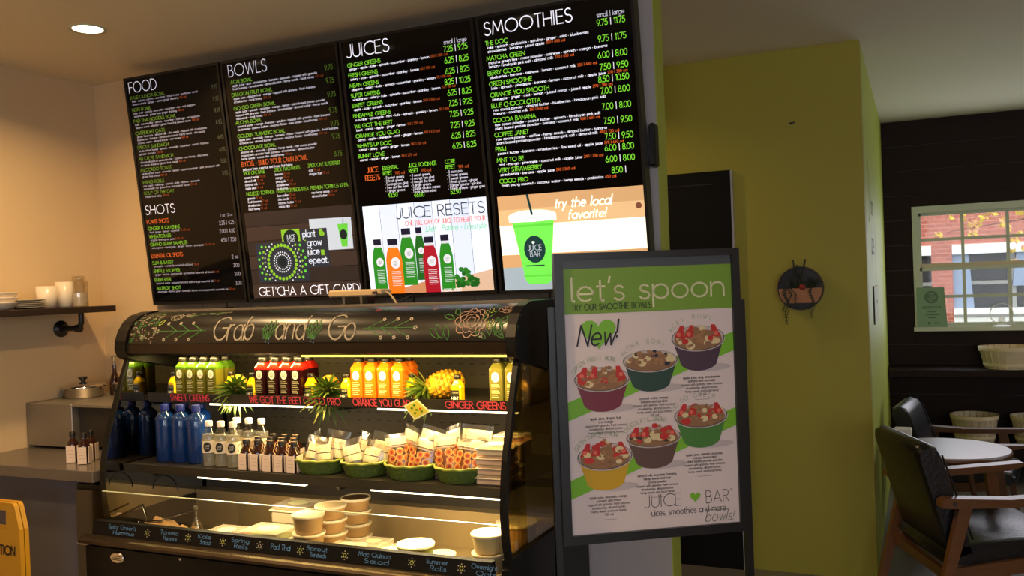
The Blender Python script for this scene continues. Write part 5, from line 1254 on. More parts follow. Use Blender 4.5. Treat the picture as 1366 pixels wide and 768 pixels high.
def pbowl(u0, u1, vc, vt, vf, vb, col, name, lines, tops, seed):
    mat('bowl_' + name, col, .4); cx = (U(u0) + U(u1)) / 2; rx = (U(u1) - U(u0)) / 2; yc = V(vc); ry = (V(vc) - V(vf)) * 1.0; yb = V(vb); rn = random.Random(seed)
    disk(Q, cx + rx * .35, yb + .012, rx * .85, .014, sp2, 'p_shadow', e2, 20)
    pts = [(cx - rx * .97, yc)]
    for i in range(13):
        a = PI + PI * i / 12; pts.append((cx + rx * (.70 * math.cos(a)), yb + (yc - yb) * .30 * (1 + math.sin(a))))
    pts.append((cx + rx * .97, yc)); poly(Q, pts, sp2, 'bowl_' + name, e1)
    disk(Q, cx, yc, rx, ry, sp2, 'p_rim', e1 + .0001, 28); disk(Q, cx, yc + .002, rx * .96, ry * .93, sp2, 'p_glass', e1 + .0002, 28)
    disk(Q, cx, yc - ry * .1, rx * .9, ry * .8, sp2, 'b_granola2', e1 + .0003, 24)
    for k in range(70):
        a = rn.uniform(0, 2 * PI); r_ = math.sqrt(rn.random()); x = cx + rx * .8 * r_ * math.cos(a); y = yc - ry * .05 + ry * .70 * r_ * math.sin(a)
        lift = (1 - abs(x - cx) / rx) * (V(vt) - yc - ry * .6) * rn.random()
        m_ = rn.choice(tops); s_ = rn.uniform(.006, .012) * (1.25 if m_ in ('b_straw', 'b_banana') else .8)
        if abs(x - cx) < rx * .45 and rn.random() < .7: m_ = rn.choice(['b_granola', 'b_granola2', 'b_granola']); s_ *= .7
        disk(Q, x, y + max(0, lift), s_ * 1.2, s_ * .9, sp2, m_, e1 + .0003 + k * .00001, 7, rn.uniform(0, 60), 360 + rn.uniform(0, 60) * 0)
    for sgn, dx in ((-1, .72), (1, .68), (-1, .35)):
        if 'b_straw' in tops: poly(Q, [(cx + sgn * rx * dx - .018, yc + ry * .1), (cx + sgn * rx * dx + .018, yc + ry * .1), (cx + sgn * rx * (dx - .12) + .008, yc + ry * 1.05), (cx + sgn * rx * (dx - .12) - .006, yc + ry * 1.05)], sp2, 'b_straw', e1 + .0009); disk(Q, cx + sgn * rx * dx, yc + ry * .35, .008, .008, sp2, 'b_straw2', e1 + .001, 8)
    ribbon(Q, [(cx + rx * math.cos(PI + PI * i / 14), yc + ry * math.sin(PI + PI * i / 14)) for i in range(15)], .0035, sp2, 'p_glass', e1 + .0011)
    # arched title
    s = name.upper() + ' BOWL' if name != 'go go green' else 'GO GO GREEN'
    n = len(s); ra = rx * 1.02; rb = ry * 1.55
    for i, ch in enumerate(s):
        a = math.radians(158 - 96 * i / (n - 1))
        px_, pz_ = cx + ra * math.cos(a), yc + rb * math.sin(a) + .002; th_ = math.atan2(-rb * math.cos(a) * -1, -ra * math.sin(a) * -1); th_ = math.atan(-(rb * math.cos(a)) / (ra * math.sin(a))) if abs(math.sin(a)) > .1 else 0
        text(Q, ch, 0, 0, .0145, (lambda x, y, o, px_=px_, pz_=pz_, th_=th_: sp2(px_ + x * math.cos(th_) - y * math.sin(th_), pz_ + x * math.sin(th_) + y * math.cos(th_), o)), 'p_title', .1, 'c', off=e1)
    cap_ = {'dragon fruit': ['apple juice, dragon fruit', 'and mango'], 'aloha': ['coconut water, mango,', 'banana and spirulina'], 'acai': ['apple juice, acai, strawberries,', 'banana and avocado'], 'go go green': ['apple juice, spinach, avocado,', 'mango, lemon and', 'plant based protein powder'], 'chocolate': ['almond milk, avocado, banana,', 'hemp seeds and raw', 'cocoa powder'], 'golden turmeric': ['apple juice, avocado, mango,', 'turmeric and maca']}[name]
    ls = cap_ + ['topped with granola, fresh banana,', 'strawberries, almond butter,', 'hemp seeds and local honey', '420 cal']
    for i, tx in enumerate(ls[:len(lines)]):
        text(Q, tx, cx + .008, yb - .027 - i * .0122, .0085 if i < len(cap_) else .0078, sp2, 'p_ink' if i < len(cap_) else 'p_caption', .15, 'c', off=e1)
    rect(Q, cx - .02, yb - .030 - len(ls[:len(lines)]) * .0122, cx + .035, yb - .0285 - len(ls[:len(lines)]) * .0122, sp2, 'p_grey', e1)
T1 = ['b_granola', 'b_granola2', 'b_banana', 'b_straw', 'b_granola']
pbowl(.044, .371, .419, .357, .465, .542, (118, 36, 58), 'dragon fruit', [.26, .12, .28, .24, .08], T1, 1)
pbowl(.332, .660, .359, .300, .401, .476, (30, 66, 54), 'aloha', [.22, .22, .28, .28, .27, .08], ['b_granola', 'b_berry', 'b_banana', 'b_granola', 'b_granola2'], 2)
pbowl(.625, .948, .282, .232, .331, .407, (72, 50, 70), 'acai', [.30, .22, .27, .22, .22, .08], T1, 3)
pbowl(.624, .949, .580, .526, .626, .703, (72, 130, 56), 'go go green', [.27, .17, .25, .24, .24, .08], T1, 4)
pbowl(.335, .661, .650, .593, .689, .770, (98, 72, 66), 'chocolate', [.28, .18, .14, .25, .24, .08], T1 + ['b_choc', 'b_choc'], 5)
pbowl(.046, .369, .712, .650, .763, .840, (206, 164, 26), 'golden turmeric', [.27, .18, .26, .27, .22, .08], T1, 6)
text(Q, 'JUICE', U(.432), V(.918), .044, sp2, 'p_ink', .05, off=e1, width=U(.65) - U(.432)); poly(Q, heart(U(.735), V(.893), .040, .036), sp2, 'p_green2', e1)
text(Q, 'BAR', U(.80), V(.918), .044, sp2, 'p_ink', .05, off=e1, width=U(.938) - U(.80)); disk(Q, U(.955), V(.872), .003, .003, sp2, 'p_grey', e1, 8)
text(Q, 'juices, smoothies and more', U(.463), V(.951), .0235, sp2, 'p_ink', .085, off=e1, width=U(.917) - U(.463)); ribbon(Q, [(U(.80), V(.944)), (U(.93), V(.947))], .0018, sp2, 'p_dkgreen', e1 * 2)
text(Q, 'bowls!', U(.79), V(.990), .040, sp2, 'p_dkgreen', .05, off=e1, width=.105, shear=.3)
Q.build('poster_print', pap)

# ================================================================ GREEN WALL: planter, hook, wall signs
pl = thing('wall_planter', 'round wall planter with trailing succulents on the green wall', 'planter', (W(1069, 384, 1, YG).x, YG, 1.451))
cx, cz = pl.location.x, pl.location.z; R0 = .108
mat('planter_shell', (60, 44, 36), .5); mat('planter_face', (170, 112, 66), .5); mat('plant_dark', (40, 52, 30), .6, var=.3); mat('succ_red', (150, 50, 36), .5); mat('mirror_dark', (42, 36, 34), .3)
b = MB('planter_shell')
ring = [(cx + R0 * math.cos(2 * PI * k / 40), cz + R0 * math.sin(2 * PI * k / 40)) for k in range(40)]
b.prism(ring, 1, YG - .006, YG - .0005, 'mirror_dark')
for k in range(40):
    (x0, z0), (x1, z1) = ring[k], ring[(k + 1) % 40]; b.bar((x0, YG - .03, z0), (x1, YG - .03, z1), .0035, .05, upv=Vector((0, 1, 0)))
b.build('ring_shell', pl)
low = [(cx + (R0 - .004) * math.cos(math.radians(a)), cz + (R0 - .004) * math.sin(math.radians(a))) for a in range(180, 361, 9) if math.sin(math.radians(a)) > -.72] 
b = MB('planter_face'); b.prism(low, 1, YG - .056, YG - .052); b.prism([(x, z) for x, z in low], 1, YG - .05, YG - .01, 'planter_shell'); b.build('pocket', pl)
rn = random.Random(4)
b = MB('plant_dark')
for k in range(60):
    a = rn.uniform(-1.25, 1.25); l = rn.uniform(.03, .085); bx = cx + rn.uniform(-.06, .06); b.bar((bx, YG - .035, cz), (bx + math.sin(a) * l, YG - .035 - rn.uniform(0, .03), cz + math.cos(a) * l), .007, .003, w2=.002, h2=.001)
b.tube([(cx - .022, YG - .035, cz + .05), (cx - .032, YG - .035, cz + .145)], [.005, .004], 6); b.tube([(cx + .008, YG - .035, cz + .05), (cx + .028, YG - .035, cz + .145)], [.005, .004], 6); b.tube([(cx - .01, YG - .035, cz + .05), (cx - .014, YG - .035, cz + .118)], .004, 6)
b.build('succulent', pl)
b = MB('succ_red'); b.sphere((cx + .012, YG - .062, cz + .006), .016); b.build('red_rosette', pl)
for dx, zl in ((-.075, .12), (-.062, .185), (-.05, .09), (-.068, .15), (.058, .155), (.052, .12), (-.04, .10)):
    b = MB('plant_dark'); pts = []
    for i in range(12):
        pts.append(Vector((cx + dx + .008 * math.sin(i * .8 + dx * 50) + (.03 * i / 11 if dx == -.04 else 0), YG - .062, cz + .01 - zl * i / 11)))
    b.tube(pts, .0015, 5)
    for p in pts[1:]:
        for s_ in (-1, 1): b.bar(p, p + Vector((s_ * .008, 0, -.006)), .005, .002, w2=.002)
    b.build('trailing_stem', pl)
b = MB('ceramic_dark'); c = W(1057, 164, 1, YG); b.tube([(c.x - .012, YG - .012, c.z), (c.x, YG - .018, c.z - .006), (c.x + .012, YG - .012, c.z + .002)], .004, 6); b.bar((c.x, YG - .012, c.z), (c.x, YG, c.z), .006, .006); tag(b.build('wall_hook'), 'small hook high on the green wall', 'hook')
mat('ink_side', (30, 30, 16), .6); mat('card_side', (188, 186, 130), .6)
sd = thing('wall_sign', 'pale framed card on the narrow side of the green wall', 'sign', (XG, 5.55, 1.33))
b = MB('card_side'); b.box(XG + .0005, XG + .006, 5.25, 5.85, 1.235, 1.435); b.build('card', sd)
b = MB('ink_side'); b.box(XG + .0005, XG + .008, 5.24, 5.25, 1.23, 1.44); b.box(XG + .006, XG + .007, 5.45, 5.50, 1.335, 1.355); b.box(XG + .006, XG + .007, 5.60, 5.65, 1.335, 1.355); b.build('edge_and_squares', sd)
def sm(x, y, off): return Vector((XG + .001 + off, 4.95 + x, y))
b = MB('ink_side')
ribbon(b, [(.15 + .10 * math.cos(t / 4), 1.95 + .16 * math.sin(t / 4)) for t in range(-6, 7)], .015, sm, 'ink_side', 0)
ribbon(b, [(.80, 1.50), (.80, 1.78)], .02, sm, 'ink_side', 0); text(b, 'juice', .3, 1.62, .14, sm, 'ink_side', .08, off=0); text(b, 'bar', .4, 1.84, .12, sm, 'ink_side', .08, off=0)
tag(b.build('wall_lettering'), 'dark hand lettering on the narrow side of the green wall', 'lettering')

# ================================================================ RIGHT SIDE: ledges, baskets, chairs, table
b = MB('dark_plank'); b.box(XG, 3.2, 7.12, YF - .0245, .735, .790, bev=.004); tag(b.build('wall_ledge'), 'dark wooden ledge running along the plank wall under the window', 'shelf')
b = MB('dark_plank'); b.box(XG, 3.2, 6.98, YF - .0245, .20, .27, bev=.004); tag(b.build('low_ledge'), 'low dark bench ledge near the floor along the plank wall', 'shelf')
def bushel(c, r, h, label):
    t = thing('bushel_basket', label, 'basket', c, 0, 'pale wooden bushel baskets by the plank wall')
    n = 22
    for k in range(n):
        a0, a1 = 2 * PI * k / n + .012, 2 * PI * (k + 1) / n - .012; b = MB('basket_slat'); vs = []
        for rr, z in ((.80, 0), (.91, h * .5), (1.0, h)):
            for a in (a0, a1):
                for o_ in (0, -.004): vs.append(((rr * r + o_) * math.cos(a), (rr * r + o_) * math.sin(a), z))
        fs = []
        for j in range(2):
            q = 4 * j; fs += [(q, q + 2, q + 6, q + 4), (q + 1, q + 5, q + 7, q + 3), (q, q + 4, q + 5, q + 1), (q + 2, q + 3, q + 7, q + 6)]
        b.add(vs, fs, 'basket_slat'); b.build('slat', t, True)
    for z0, rr, hh in ((h - .028, 1.015, .03), (h * .12, .855, .022)):
        b = MB('basket_slat'); b.lathe([(r * rr, z0), (r * (rr + .02), z0 + hh), (r * (rr - .01), z0 + hh)], seg=32, cap=False); b.build('hoop', t, True)
    b = MB('basket_inner'); b.lathe([(r * .78, .004), (1e-3, .004)], seg=22, cap=False); b.build('basket_floor', t, True)
    return t
c = W(1345, 491, 1, 7.28); bushel((c.x, 7.28, .7905), .185, .155, 'pale wooden bushel basket on the ledge below the window')
c = W(1300, 570, 1, 7.22); bushel((c.x, 7.22, .2705), .155, .19, 'pale wooden bushel basket on the low ledge behind the round table')
c = W(1382, 570, 1, 7.22); bushel((c.x, 7.22, .2705), .155, .19, 'pale wooden bushel basket on the low ledge, cut by the right edge')
def armchair(loc, rz, label):
    """faces local +x"""
    t = thing('armchair', label, 'armchair', loc, rz, 'black leather armchairs with wooden arms')
    hw_ = .285
    def cushion(nm, prof, w_, rnd):
        b = MB('black_leather'); n = len(prof); ys = [-w_, -w_ + rnd * .35, -w_ + rnd, w_ - rnd, w_ - rnd * .35, w_]; vs = []
        cx = sum(p[0] for p in prof) / n; cz = sum(p[1] for p in prof) / n
        for j, y in enumerate(ys):
            s_ = (.90, .97, 1, 1, .97, .90)[j]
            for px, pz in prof: vs.append((cx + (px - cx) * s_, y, cz + (pz - cz) * s_))
        fs = [(j * n + i, j * n + (i + 1) % n, (j + 1) * n + (i + 1) % n, (j + 1) * n + i) for j in range(5) for i in range(n)]
        b.add(vs, fs, 'black_leather', True); b.add(vs[:n], [list(range(n))[::-1]]); b.add(vs[-n:], [list(range(n))]); return b.build(nm, t, True)
    cushion('seat', [(-.22, .33), (.27, .36), (.30, .385), (.29, .43), (.25, .445), (0, .435), (-.2, .41), (-.24, .37)], .245, .03)
    cushion('backrest', [(-.12, .36), (-.18, .34), (-.21, .36), (-.33, .78), (-.328, .815), (-.295, .83), (-.255, .815), (-.235, .78), (-.13, .42)], .245, .035)
    b = MB('case_black'); b.tube([(-.125, -.245, .44), (-.235, -.247, .78)], .004, 6); b.build('piping', t, True); b = MB('case_black'); b.tube([(-.125, .245, .44), (-.235, .247, .78)], .004, 6); b.build('piping', t, True)
    for s_ in (-1, 1):
        b = MB('chair_wood'); y = s_ * hw_
        pr = [(-.268, .585), (-.268, .61), (-.25, .622), (.0, .612), (.28, .628), (.34, .632), (.34, .615), (.28, .598), (0, .58), (-.24, .582)]
        vs = [(x, y + d, z) for d in (-.03, .03) for x, z in pr]; n = len(pr)
        b.add(vs, [list(range(n))[::-1], list(range(n, 2 * n))] + [(i, (i + 1) % n, n + (i + 1) % n, n + i) for i in range(n)]); arm = b.build('armrest', t, True)
        b = MB('ceramic_dark'); b.lathe([(.009, 0), (.009, .004)], seg=12, M=Matrix.Translation((-.22, y + s_ * .028, .600)) @ Matrix.Rotation(-s_ * PI / 2, 4, 'X')); b.build('dowel_cap', arm, True)
        b = MB('chair_wood'); b.bar((-.17, y, .59), (-.33, y, 0), .05, .034, upv=Vector((0, 1, 0)), w2=.028, h2=.026); b.build('leg', t, True)
        b = MB('chair_wood'); b.bar((.20, y, .60), (.27, y, 0), .05, .034, upv=Vector((0, 1, 0)), w2=.028, h2=.026); b.build('leg', t, True)
        b = MB('chair_wood'); b.bar((-.25, y - s_ * .025, .30), (.235, y - s_ * .025, .36), .022, .055); b.build('side_rail', t, True)
    b = MB('chair_wood'); b.box(.20, .225, -hw_ + .03, hw_ - .03, .325, .365); b.box(-.245, -.22, -hw_ + .03, hw_ - .03, .28, .32); b.build('cross_rail', t, True)
    return t
ch = armchair((.190, 4.250, 0), math.radians(22), 'black armchair with wooden arms in the foreground, seen from behind')
c2 = dup(ch, (.195, 5.83, 0), math.radians(-8), 'black armchair beyond the round table by the green wall'); c2.scale = (1, 1, .88)
dup(ch, (.93, 5.12, 0), math.radians(190), 'black armchair at the right edge, facing the round table')
tb = thing('side_table', 'small round table with pale top between the armchairs', 'table', (.105, 5.045, 0))
b = MB('table_top'); b.lathe([(.285, .583), (.295, .588), (.295, .604), (.29, .608)], (.105, 5.045, 0), 48); b.m = 'chair_wood'; b.build('tabletop', tb)
b = MB('chair_wood'); b.lathe([(.2935, .578), (.2975, .580), (.2975, .598), (.2955, .600)], (.105, 5.045, 0), 48, cap=False); b.build('edge_band', tb)
for k in range(3):
    a = 2 * PI * k / 3 + .5; b = MB('chair_wood'); b.tube([(.105 + .10 * math.cos(a), 5.045 + .10 * math.sin(a), .58), (.105 + .2 * math.cos(a), 5.045 + .2 * math.sin(a), 0)], [.016, .010], 10); b.build('leg', tb)
c = W(1204, 576, 2, .615); b = MB('paper_white'); b.box(-.135, -.055, 4.98, 5.07, .6085, .705, bev=.003)
tag(b.build('napkin_box'), 'small white box on the round table, behind the foreground armchair', 'box')
# sign card and ornament on the window sill
b = MB('card_green'); mat('card_green', (128, 156, 124), .6); mat('card_ink', (40, 66, 48), .6)
cd = thing('sill_card', 'pale green printed card leaning in the lower left corner of the window', 'card', (.08, YF - .05, WZ0 + .018))
def cm2(x, y, off): return Vector((-.014 + x, YF - .050 + y * .06 - off, WZ0 + .0185 + y))
vs = [cm2(x, y, o) for o in (0, -.003) for x, y in ((0, 0), (.205, 0), (.190, .30), (0, .30))]
b.add(vs, [(0, 1, 2, 3), (7, 6, 5, 4), (0, 4, 5, 1), (1, 5, 6, 2), (2, 6, 7, 3), (3, 7, 4, 0)]); b.build('card_sheet', cd)
b = MB('card_ink'); 
for r_ in (.044, .036): ribbon(b, [(.10 + r_ * math.cos(a * .3), .225 + r_ * math.sin(a * .3)) for a in range(22)], .004, cm2, 'card_ink', .001)
text(b, 'BEST', .10, .222, .022, cm2, 'card_ink', .14, 'c', off=.001); text(b, 'LOCAL', .10, .200, .014, cm2, 'card_ink', .14, 'c', off=.001)
text(b, 'CERTIFICATE', .10, .140, .015, cm2, 'card_ink', .15, 'c', off=.001, width=.13)
for i, wd in enumerate((.06, .09, .05)): rect(b, .10 - wd / 2, .112 - i * .022, .10 + wd / 2, .116 - i * .022, cm2, 'card_ink', .001)
disk(b, .08, .03, .008, .008, cm2, 'card_ink', .001, 10); rect(b, .115, .026, .15, .034, cm2, 'card_ink', .001)
b.build('card_print', cd)
mat('white_gloss', (240, 244, 240), .3)
oc = Vector((.55, YF - .035, WZ0 + .018)); og = thing('ring_ornament', 'thin white ring ornament on a small foot on the window sill', 'ornament', oc)
b = MB('white_gloss'); b.tube([(oc.x + .075 * math.cos(2 * PI * k / 32), oc.y, oc.z + .092 + .075 * math.sin(2 * PI * k / 32)) for k in range(33)], .0035, 8, cap=False); b.build('ring', og)
b = MB('white_gloss'); b.lathe([(.065, 0), (.06, .008), (.012, .014), (.008, .02)], oc, 24); b.build('foot', og)
b = MB('clear_ware'); b.sphere((oc.x, oc.y, oc.z + .045), .024); b.build('glass_bead', og)

# ================================================================ OUTSIDE THE WINDOW
YO = 14.0
brickmat('brick_red', (186, 104, 84), (168, 88, 72), (206, 150, 128), 4.2, .5, .25, .018)
mat('ext_white', (244, 240, 230), .6); mat('ext_dark', (44, 42, 44), .4); mat('ext_grey', (150, 146, 138), .6); mat('ext_blue', (142, 156, 182), .6); mat('asphalt', (120, 118, 116), .9)
ext = thing('brick_building', 'red brick building with white window bands across the street', 'building', (2.5, YO, 0))
def ex_(px, py): return W(px, py, 1, YO)
zl1, zl0 = ex_(1300, 325).z, ex_(1300, 338).z; zs1 = ex_(1300, 411).z; zs0 = ex_(1300, 432).z; xa = ex_(1228, 340).x; xb = ex_(1242, 340).x; xc = ex_(1270, 340).x
b = MB('brick_red'); b.box(-6, 9, YO, YO + .3, zl1, 7.0); b.box(-6, 9, YO, YO + .3, -.5, zs0); b.box(xb, xc, YO, YO + .3, zs0, zl1)
b.box(-6, xb - 1.6, YO, YO + .3, zs0, zl1); b.build('brick_wall', ext)
for (x0, x1, nm) in ((xb - 1.6, xb, 1), (xc, xc + 4.4, 2)):
    b = MB('ext_white'); b.box(x0, x1, YO - .03, YO + .2, zl0, zl1); b.build('lintel', ext)
    b = MB('ext_white'); b.box(x0, x1, YO - .06, YO + .25, zs0, zs1); b.box(x0, x1, YO - .08, YO - .06, (zs0 + zs1) / 2 + .0, (zs0 + zs1) / 2 + .03, 'ext_grey'); b.build('sill_band', ext)
    n = 2 if nm == 1 else 6
    for k in range(n):
        xa_, xb_ = x0 + (x1 - x0) * k / n, x0 + (x1 - x0) * (k + 1) / n
        f = MB('ext_grey'); f.box(xa_, xa_ + .05, YO + .08, YO + .14, zs1, zl0); f.box(xa_, xb_, YO + .08, YO + .14, zs1 + .33, zs1 + .38); wo = f.build('window', ext)
        f = MB('ext_dark'); f.box(xa_ + .05, xb_, YO + .15, YO + .16, zs1, zl0); f.build('pane', wo)
b = MB('ext_blue'); x0 = ex_(1270, 400).x; b.prism([(x0, zs1), (x0 + .28, zs1 + .0), (x0 + .20, zs1 + 1.15), (x0, zs1 + 1.15)], 1, YO + .04, YO + .07); b.build('pale_curtain', ext)
b = MB('ext_blue'); x0 = ex_(1352, 400).x; b.prism([(x0, zs1 + .3), (x0 + .25, zs1 + .3), (x0 + .30, zs1 + 1.1), (x0 + .1, zs1 + 1.1)], 1, YO + .04, YO + .07); b.build('pale_curtain', ext)
b = MB('asphalt'); b.box(-20, 20, YF + .14, 40, -.6, -.5); struct(b.build('street_ground'))
tr = thing('autumn_tree', 'bare twigs with yellow leaves in front of the brick building', 'tree', (2.6, 10.2, -.5))
mat('bark', (92, 60, 50), .8); mat('leaf_yellow', (232, 196, 60), .6); mat('leaf_pink', (240, 176, 120), .6)
b = MB('bark'); b.tube([(2.6, 10.2, -.5), (2.55, 10.2, 1.2), (2.3, 10.2, 2.6), (2.2, 10.2, 3.6)], [.10, .08, .05, .03], 10); b.build('trunk', tr)
b = MB('bark'); rn = random.Random(11)
for k in range(16):
    s_ = Vector((2.35 - rn.random() * .15, 10.2, 1.6 + rn.random() * 1.4)); e_ = Vector((rn.uniform(.2, 1.9), 10.2 + rn.uniform(-.3, .3), s_.z + rn.uniform(-.5, .5))); m_ = (s_ + e_) / 2 + Vector((0, 0, rn.uniform(-.1, .15)))
    b.tube([s_, m_, e_], [.012, .007, .003], 5)
b.build('twigs', tr)
def leafquad(b, c, s_, a, m):
    dx, dz = math.cos(a) * s_, math.sin(a) * s_; b.add([c + Vector((-dx, 0, -dz)), c + Vector((dz * .55, .01, -dx * .55)), c + Vector((dx, 0, dz)), c + Vector((-dz * .55, -.01, dx * .55))], [(0, 1, 2, 3)], m)
b = MB('leaf_yellow')
for px, py in ((1270, 285), (1285, 294), (1302, 297), (1306, 303), (1316, 288), (1250, 311), (1254, 314), (1268, 290), (1353, 348), (1350, 335), (1358, 280), (1362, 286), (1300, 309), (1292, 302), (1327, 283), (1322, 284), (1356, 318), (1345, 302), (1298, 296), (1310, 291), (1262, 283), (1341, 290), (1350, 322), (1360, 312), (1364, 330), (1296, 311), (1287, 285), (1336, 297)):
    for k in range(3):
        leafquad(b, W(px + rn.uniform(-3, 3), py + rn.uniform(-3, 3), 1, 10.15), rn.uniform(.02, .04), rn.uniform(0, 3), rn.choice(['leaf_yellow', 'leaf_yellow', 'leaf_pink']))
for k in range(120): leafquad(b, Vector((rn.uniform(.3, 4), 10.2 + rn.uniform(-.5, .5), rn.uniform(2.3, 3.8))), .03, rn.uniform(0, 3), 'leaf_yellow')
o = b.build('leaves', tr); o['kind'] = 'stuff'

# ================================================================ LEFT SIDE: shelf, counter and what stands on them
sh = thing('wall_shelf', 'dark wooden shelf on the left wall carrying dishes', 'shelf', (XL, 2.6, 1.47))
b = MB('dark_shelf'); mat('dark_shelf', (40, 26, 18), .5, var=.25, vscale=4, stretch=(8, 1, 8)); b.box(XL, XL + .25, 1.5, 3.276, 1.463, 1.4935, bev=.002); b.build('shelf_board', sh)
for yy in (3.15, 1.9):
    b = MB('black_plastic'); b.lathe([(.042, 0), (.042, .008), (.022, .012), (.022, .03)], seg=20, M=Matrix.Translation((XL, yy, 1.385)) @ Matrix.Rotation(PI / 2, 4, 'Y')); b.tube([(XL + .02, yy, 1.385), (XL + .12, yy, 1.385), (XL + .142, yy, 1.395), (XL + .15, yy, 1.415), (XL + .15, yy, 1.463)], .0135, 12)
    b.lathe([(.02, 0), (.02, .025)], seg=12, M=Matrix.Translation((XL + .115, yy, 1.385)) @ Matrix.Rotation(PI / 2, 4, 'Y')); b.build('pipe_bracket', sh)
SZ = 1.4940
def at_shelf(px): return W(px, 400, 0, XL + .13).y
y = at_shelf(35)
for k in range(5):
    t = thing('plate', 'cream plate with darkened underside, %s in the stack on the wall shelf' % ('bottom', 'second', 'third', 'fourth', 'top')[k], 'plate', (XL + .13, y, SZ + k * .0085), 0, 'stack of plates on the wall shelf')
    b = MB('ceramic'); b.lathe([(.045, 0), (.05, .001), (.082, .0075), (.083, .009), (.05, .003), (1e-3, .003)], seg=32); b.build('plate_body', t, True)
    b = MB('ceramic_dark'); b.lathe([(.050, .0004), (.079, .0063)], seg=32, cap=False); b.build('plate_underside', t, True)  # darkened underside forms the dark gaps between the stacked plates
y = at_shelf(3)
for k in range(3):
    t = thing('bowl', 'cream bowl, %s in the stack at the left end of the wall shelf' % ('bottom', 'middle', 'top')[k], 'bowl', (XL + .13, y, SZ + k * .022), 0, 'stack of bowls on the wall shelf')
    b = MB('ceramic'); b.lathe([(.03, 0), (.045, .004), (.064, .03), (.068, .036), (.064, .036), (.04, .008), (1e-3, .006)], seg=28); b.build('bowl_body', t, True)
for i, (px, r_, h_, lb) in enumerate(((60, .048, .105, 'wide cream cup on the wall shelf, behind the plates'), (84, .042, .125, 'tall cream cup on the wall shelf, left of the clear jar'))):
    y = at_shelf(px + 8); b = MB('ceramic'); b.lathe([(r_ * .8, 0), (r_ * .92, .003), (r_, h_), (r_ * .93, h_), (r_ * .8, .006), (1e-3, .006)], (XL + .10, y, SZ), 28); tag(b.build('cup'), lb, 'cup')
y = at_shelf(106); t = thing('glass_jar', 'clear glass jar at the right of the dishes on the wall shelf', 'jar', (XL + .13, y, SZ))
b = MB('clear_ware'); b.lathe([(.04, 0), (.042, .003), (.042, .12), (.03, .135), (.03, .150), (.033, .152)], seg=28, cap=False); b.lathe([(.04, .001), (1e-3, .001)], seg=28, cap=False); b.build('jar_body', t, True)
b = MB('ceramic'); b.lathe([(.037, .003), (.037, .07)], seg=24); b.build('contents', t, True)

ct = thing('service_counter', 'dark grey counter along the left, with open space below', 'counter', (-3.5, 2.9, 0))
b = MB('counter_top'); b.box(XL + .001, FX0 - .025, 2.585, YB - .001, .778, .8250, bev=.002); b.build('worktop', ct)
b = MB('counter_wall'); b.box(XL + .001, FX0 - .225, 2.68, 2.72, 0, .777); b.build('rear_panel', ct)
uc = thing('undercounter_cooler', 'dark small cooler with glass door under the counter', 'cooler', (-3.17, 2.75, 0))
b = MB('case_black'); b.box(-3.27, -3.095, 2.66, 2.99, 0.02, .75); b.build('cooler_body', uc)
b = MB('black_gloss'); b.box(-3.262, -3.10, 2.645, 2.659, .06, .73); b.build('glass_door', uc)
b = MB('steel_dull'); b.box(-3.255, -3.105, 2.637, 2.645, .50, .512); b.build('door_handle', uc)
# stainless box oven
CZ = .8255
ov = thing('stainless_oven', 'boxy stainless steel countertop oven on the left counter', 'oven', (-3.36, 2.9, CZ))
OL, OR_ = W(37, 596, 2, CZ), W(97, 600, 2, CZ); OY = (OL.y + OR_.y) / 2; OX0, OX1 = OL.x, OR_.x; OT = W(66, 538, 1, OY).z
b = MB('steel_dull'); b.box(OX0, OX1, OY, OY + .42, CZ + .010, OT, bev=.003); b.box(OX1, OX1 + .30, OY, OY + .42, OT - .014, OT, bev=.002); b.box(OX1, OX1 + .30, OY + .38, OY + .42, CZ + .01, OT - .014); b.build('oven_shell', ov)
b = MB('liner_dark'); b.box(OX1 + .001, OX1 + .29, OY + .04, OY + .375, CZ + .012, OT - .015, bev=.002); b.build('oven_door', ov)
b = MB('black_plastic')
for x_, y_ in ((OX0 + .03, OY + .04), (OX1 - .03, OY + .04), (OX0 + .03, OY + .38), (OX1 + .26, OY + .38)): b.lathe([(.014, 0), (.014, .011)], (x_, y_, CZ), 12)
b.build('oven_feet', ov)
OZ = OT + .0005
c = W(98, 531, 2, OZ); pt = thing('cooking_pot', 'shallow stainless pot with black knobbed lid on the oven', 'pot', (c.x, min(c.y + .06, OY + .30), OZ))
b = MB('chrome'); b.lathe([(.088, 0), (.094, .004), (.094, .050), (.098, .052)], seg=36); b.build('pot_body', pt, True)
b = MB('chrome'); b.lathe([(.110, .051), (.110, .056), (.095, .062), (.05, .074), (1e-3, .078)], seg=36); b.build('lid', pt, True)
b = MB('black_plastic'); b.lathe([(.010, .077), (.010, .084), (.022, .094), (.022, .1), (1e-3, .103)], seg=20); b.build('lid_knob', pt, True)
pt2 = thing('steel_canister', 'open stainless pot right of the lidded pot, by the case', 'pot', (c.x + .20, min(c.y + .15, OY + .33), OZ))
b = MB('chrome'); b.lathe([(.058, 0), (.062, .003), (.062, .062), (.067, .064), (.060, .064), (.058, .006), (1e-3, .006)], seg=30); b.build('pot_body', pt2, True)
b = MB('black_plastic'); b.sphere((.0, -.064, .035), .012); b.build('side_knob', pt2, True)
